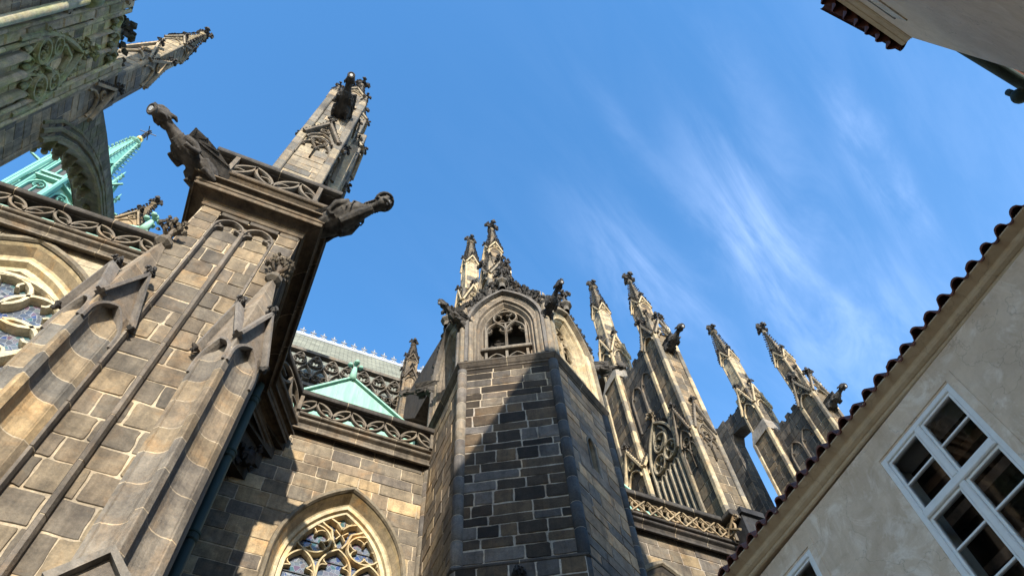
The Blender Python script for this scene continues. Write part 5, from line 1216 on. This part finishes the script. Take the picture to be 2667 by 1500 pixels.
# ================================================================== PLASTERED HOUSE ON THE RIGHT
hs = thing('house', 'beige plastered house with wavy red tiled eave and white casement windows, lower right', 'house', (8, 3, -1.6))
HX = 6.62; Y0, Y1 = -.35, 7.6
f = Fr((HX, 0, 0), (0, -1, 0), (0, 0, 1), (-1, 0, 0))    # u = -y
wins = [(-2.965, 4.15, .63, 6.55), (-5.70, 4.15, .60, 6.56)]   # centre u, sill, half width, top
m = MB()
us = [-Y1, wins[1][0] - .60, wins[1][0] + .60, wins[0][0] - .63, wins[0][0] + .63, -Y0]
for i in range(5):
    if i in (1, 3):
        w_ = wins[1] if i == 1 else wins[0]
        m.quad(f.p(us[i], -1.6), f.p(us[i + 1], -1.6), f.p(us[i + 1], w_[1]), f.p(us[i], w_[1]), (1, 1, 1)); m.quad(f.p(us[i], w_[3]), f.p(us[i + 1], w_[3]), f.p(us[i + 1], 6.9), f.p(us[i], 6.9), (1, 1, 1))
        a, b, c, d = us[i], us[i + 1], w_[1], w_[3]
        for q in (((a, c), (a, d)), ((a, d), (b, d)), ((b, d), (b, c)), ((b, c), (a, c))):
            m.quad(f.p(*q[0], 0), f.p(*q[1], 0), f.p(*q[1], -.14), f.p(*q[0], -.14), (1, 1, 1))
    else: m.quad(f.p(us[i], -1.6), f.p(us[i + 1], -1.6), f.p(us[i + 1], 6.9), f.p(us[i], 6.9), (1, 1, 1))
m.quad((HX, Y1, -1.6), (HX + 6, Y1, -1.6), (HX + 6, Y1, 7), (HX, Y1, 7), (1, 1, 1)); m.quad((HX, Y0, -1.6), (HX + 6, Y0, -1.6), (HX + 6, Y0, 7), (HX, Y0, 7), (1, 1, 1))
m.quad((HX + 6, Y0, -1.6), (HX + 6, Y1, -1.6), (HX + 6, Y1, 7), (HX + 6, Y0, 7), (1, 1, 1))
hw = m.build('wall', M_PLA, hs)
m = MB(); EX = lambda y: -.024 * (y - 3.9)   # the eave is not quite parallel to the wall
pf = [(-.15, 6.925), (0, 6.93), (.02, 6.945), (.03, 6.975), (.045, 6.98), (.08, 7.005), (.095, 7.03), (.10, 7.05), (.11, 7.065), (.225, 7.115), (.225, 7.13), (0, 7.15)]
rings = [[Vector((HX - o + EX(y), y, z + .006 * math.sin(y * 2.3))) for o, z in pf] for y in [Y1 + (Y0 - Y1) * i / 24 for i in range(25)]]; m.loft(rings, (1, 1, 1), False); m.build('cove_cornice', M_PLB, hw)
m = MB(); NT = 34; rows = 10   # barrel tiles: one wavy sheet with stepped courses
PT = (Y1 - Y0 + .2) / NT
def wave(y): 
    ph = ((y - Y0) / PT) % 1.0
    return (.105 * math.sqrt(max(0, 1 - ((ph - .31) / .31) ** 2)) if ph < .62 else -.03 * math.sin(PI * (ph - .62) / .38))
ys = [Y0 - .1 + (Y1 - Y0 + .2) * i / (NT * 10) for i in range(NT * 10 + 1)]
for r in range(rows):
    xa, xb = HX - .25 + r * .38, HX - .25 + (r + 1) * .38 + .05; za, zb = 7.14 + r * .30, 7.14 + (r + 1) * .30 + .01
    rs2 = random.Random(100 + r); offs = [rs2.uniform(-.016, .016) for _ in range(NT + 2)]; dz = [rs2.uniform(-.012, .012) for _ in range(NT + 2)]
    k_ = lambda y: int((y - Y0) / PT + .5) % (NT + 2)
    A = [Vector((xa + EX(y) + offs[k_(y)], y, za + wave(y) + dz[k_(y)])) for y in ys]; B = [Vector((xb + EX(y), y, zb + wave(y) - .02)) for y in ys]
    lo = [p + Vector((.004, 0, -.03)) for p in A]; lb = [p + Vector((0, 0, -.022)) for p in B]
    m.loft([lb, lo, A, B], (1, 1, 1), False)
m.build('tiled_roof', M_TILE, hs)
m = MB(); m.quad((HX - .08, Y0, 7.16), (HX - .08, Y1, 7.16), (HX + 3.4, Y1, 10), (HX + 3.4, Y0, 10), (1, 1, 1)); m.build('roof_deck', M_ROOM, hs)
def casement(par, uc, sill, hw_, top, tr):
    """white double casement with fanlight above a transom"""
    fo = f.sub(uc, 0, -.045); w = MB(); c = (1, 1, 1)
    w.box(fo, -hw_, -hw_ + .075, sill, top, -.06, .05, c, .01); w.box(fo, hw_ - .075, hw_, sill, top, -.06, .05, c, .01)
    w.box(fo, -hw_ + .075, hw_ - .075, top - .075, top, -.06, .05, c, .01); w.box(fo, -hw_ + .075, hw_ - .075, sill, sill + .075, -.06, .05, c, .01)
    w.box(fo, -hw_ + .075, hw_ - .075, tr - .05, tr + .05, -.05, .065, c, .012); w.box(fo, -.042, .042, sill + .075, tr - .05, -.05, .06, c, .012); w.box(fo, -.042, .042, tr + .05, top - .075, -.05, .06, c, .012)
    win = w.build('window', M_WOOD, par)
    m = MB(); m.stroke(f.sub(uc, 0), [(-hw_ - .05, sill - .1), (-hw_ - .05, top + .05), (hw_ + .05, top + .05), (hw_ + .05, sill - .1)], .13, -.02, .014, (1, 1, 1), .9); m.build('plaster_surround', M_PLA, win)
    for s in (-1, 1):
        for lo, hi, nb in ((tr + .05, top - .075, 2), (sill + .075, tr - .05, 3)):
            a, b = (s * .042, s * (hw_ - .075)) if s > 0 else (s * (hw_ - .075), s * .042); m = MB(); e = .035
            m.box(fo, a, a + e, lo, hi, -.03, .03, c, .006); m.box(fo, b - e, b, lo, hi, -.03, .03, c, .006); m.box(fo, a + e, b - e, lo, lo + e, -.03, .03, c, .006); m.box(fo, a + e, b - e, hi - e, hi, -.03, .03, c, .006)
            for i in range(1, nb): z = lo + (hi - lo) * i / nb; m.box(fo, a + e, b - e, z - .014, z + .014, -.02, .022, c, .005)
            sh_ = m.build('sash', M_WOOD, win)
            m = MB(); m.quad(fo.p(a + e, lo + e, -.004), fo.p(b - e, lo + e, -.004), fo.p(b - e, hi - e, -.004), fo.p(a + e, hi - e, -.004), (1, 1, 1)); m.build('pane', M_PANE, sh_)
    m = MB()   # the white inner reveal and dark room behind
    D = -.42
    for q in (((-hw_, sill), (-hw_, top)), ((-hw_, top), (hw_, top)), ((hw_, top), (hw_, sill)), ((hw_, sill), (-hw_, sill))):
        m.quad(fo.p(*q[0], -.06), fo.p(*q[1], -.06), fo.p(*q[1], D), fo.p(*q[0], D), (1, 1, 1))
    m.build('inner_reveal', M_WOOD, win)
    m = MB(); m.box(fo, -hw_ - .8, hw_ + .8, sill - .5, top + .8, -3, D - .002, (1, 1, 1)); 
    me = m.f.pop(1); m.c.pop(1)
    # front of the room with an opening
    for a, b, lo, hi in ((-hw_ - .8, -hw_, sill - .5, top + .8), (hw_, hw_ + .8, sill - .5, top + .8), (-hw_, hw_, sill - .5, sill), (-hw_, hw_, top, top + .8)):
        m.quad(fo.p(a, lo, D - .002), fo.p(b, lo, D - .002), fo.p(b, hi, D - .002), fo.p(a, hi, D - .002), (1, 1, 1))
    for z in (sill + .3, sill + 1.0, sill + 1.7, sill + 2.2): m.box(fo, -hw_ - .3, hw_ + .3, z, z + .12, -.75, -.6, (1, 1, 1))
    m.build('room', M_ROOM, win)
    return win
for uc, sill, hw_, top in wins: casement(hw, uc, sill, hw_, top, 5.64)

# ================================================================== HOUSES BEHIND THE PHOTOGRAPHER (their eaves show at the upper right)
hb = thing('house', 'tall plastered house with a moulded tiled eave corner, upper right corner of the view', 'house', (4, -4, -1.6))
ang = R(6.5); HBo = Vector((6.93, -.95, 0)); uB = Vector((math.cos(ang), math.sin(ang), 0)); wB = Vector((-math.sin(ang), math.cos(ang), 0))   # corner, along the wall, outwards
fb_ = Fr(HBo, uB, (0, 0, 1), wB); EH = 12.0; LB = 7.8; DB = 9.0
fb_.w = wB
m = MB(); m.box(fb_, -LB, 0, -1.6, EH - .1, -DB, 0, (1, 1, 1)); m.build('wall', M_PLC, hb)
m = MB()
pth = [HBo - uB * LB - wB * DB, HBo - uB * LB, HBo, HBo - wB * DB]
pfb = [(0, EH - .34), (.015, EH - .33), (.015, EH - .30), (.03, EH - .28), (.06, EH - .2), (.07, EH - .17), (.085, EH - .16), (.115, EH - .08), (.125, EH - .05), (.125, EH - .01), (-.3, EH)]
pp = [Vector((p.x, p.y)) for p in reversed(pth)]
def sweep_plain(mb, path, prof, col):
    n = len(path); rg = []
    for i in range(n):
        ns = []
        if i > 0: t = (path[i] - path[i - 1]).normalized(); ns.append(Vector((t.y, -t.x)))
        if i < n - 1: t = (path[i + 1] - path[i]).normalized(); ns.append(Vector((t.y, -t.x)))
        q = sum(ns, Vector((0, 0))); q = q / q.dot(ns[0]); rg.append([Vector((path[i].x + q.x * o, path[i].y + q.y * o, z)) for o, z in prof])
    mb.loft(rg, col, False)
sweep_plain(m, pp, pfb, (1, 1, 1)); m.build('eave_moulding', M_PLB, hb)
m = MB(); oh = .20
def eave_tiles(mb, o, u, w, L, z, slope, col=(1, 1, 1)):
    n = int(L / .23); pt = L / n
    wv_ = lambda s: (.10 * math.sin(PI * s / .62) if s < .62 else -.04 * math.sin(PI * (s - .62) / .38))
    A = []; B = []; C = []
    for i in range(n * 8 + 1):
        s = i / 8; p = o + u * (s * pt); h = wv_(s % 1.0)
        p = p + w * (h * .75); A.append(p + Vector((0, 0, z + h))); B.append(p + Vector((0, 0, z + h - .03))); C.append(p - w * 1.0 + Vector((0, 0, z + h + slope)))
    D = [c - Vector((0, 0, .03)) for c in C]; mb.loft([D, B, A, C], col, False)
eave_tiles(m, HBo - uB * (LB + oh) + wB * oh, uB, wB, LB + 2 * oh, EH + .05, 1.3)
eave_tiles(m, HBo + wB * oh + uB * oh, -wB, uB, DB + oh, EH + .05, 1.3)
rw = lambda a, c, z: fb_.p(a, z, c)
E0 = EH + .02; ZR = 21.45
r1, r2 = rw(-LB + 2.75, -4.3, ZR), rw(-1.5, -4.3, ZR)
q0, q1, q2, q3 = rw(-LB - .1, .1, E0), rw(.1, .1, E0), rw(.1, -DB, E0), rw(-LB - .1, -DB, E0)
m.add([q0, q1, q2, q3, r1, r2], [(0, 1, 5, 4), (1, 2, 5), (2, 3, 4, 5), (3, 0, 4), (3, 2, 1, 0)], (1, 1, 1)); m.build('tiled_roof', M_TILE, hb)
m = MB(); pq = fb_.sub(-1.15, 0, 0)
m.box(pq, -.34, .34, EH - 1.35, EH - .98, -.02, .02, (.55, .5, .42)); m.box(pq, -.38, .38, EH - .98, EH - .92, -.02, .03, (.3, .26, .22)); m.build('stone_plaque', M_PALE, hb)
hn = thing('house', 'neighbouring house showing only its dark green gutter and ochre eave, right edge of the view', 'house', (11, -5, -1.6))
f2 = Fr((9.0, -1.25, 0), (1, 0.06, 0), (0, 0, 1)); f2.w = Vector((-.06, 1, 0)).normalized()
m = MB(); m.box(f2, -1.6, 6, -1.6, 12.2, -8, -.32, (1, 1, 1)); m.build('wall', M_PLB, hn)
m = MB(); m.prism(Fr(f2.p(-1.6, 0, 0), f2.w, (0, 0, 1), f2.u), [(-.32, 12.0), (-.22, 12.05), (-.12, 12.2), (-.06, 12.28), (-.06, 12.34), (-.4, 12.4)], 0, 7.6, (1, 1, 1)); m.build('eave_moulding', M_PLB, hn)
m = MB(); gp_ = [(.11 * math.cos(a) + .06, 12.42 + .11 * math.sin(a)) for a in [PI + PI * i / 10 for i in range(11)]]; gp_ += [(.10 * math.cos(a) + .06, 12.42 + .10 * math.sin(a)) for a in [2 * PI - PI * i / 10 for i in range(11)]]
m.prism(Fr(f2.p(-1.6, 0, 0), f2.w, (0, 0, 1), f2.u), gp_, 0, 7.6, (1, 1, 1)); gut = m.build('gutter', M_PIPE, hn)
m = MB(); p = Vector((9.52, -.93, 12.1)); m.ball(p, .13, (1, 1, 1), 1, 1, 1.1, 16, 10); m.tube([p + Vector((0, 0, .1)), p + Vector((0, 0, .3))], .06, (1, 1, 1), 10); m.tube([p, p + Vector((0, -.25, -.3)), p + Vector((0, -.33, -14))], .05, (1, 1, 1), 10); m.build('rainwater_head', M_PIPE, gut, True)
m = MB(); m.add([f2.p(-1.6, 12.45, 0), f2.p(6, 12.45, 0), f2.p(6, 16, -4), f2.p(-1.6, 16, -4)], [(0, 1, 2, 3)], (1, 1, 1)); m.build('tiled_roof', M_TILE, hn)
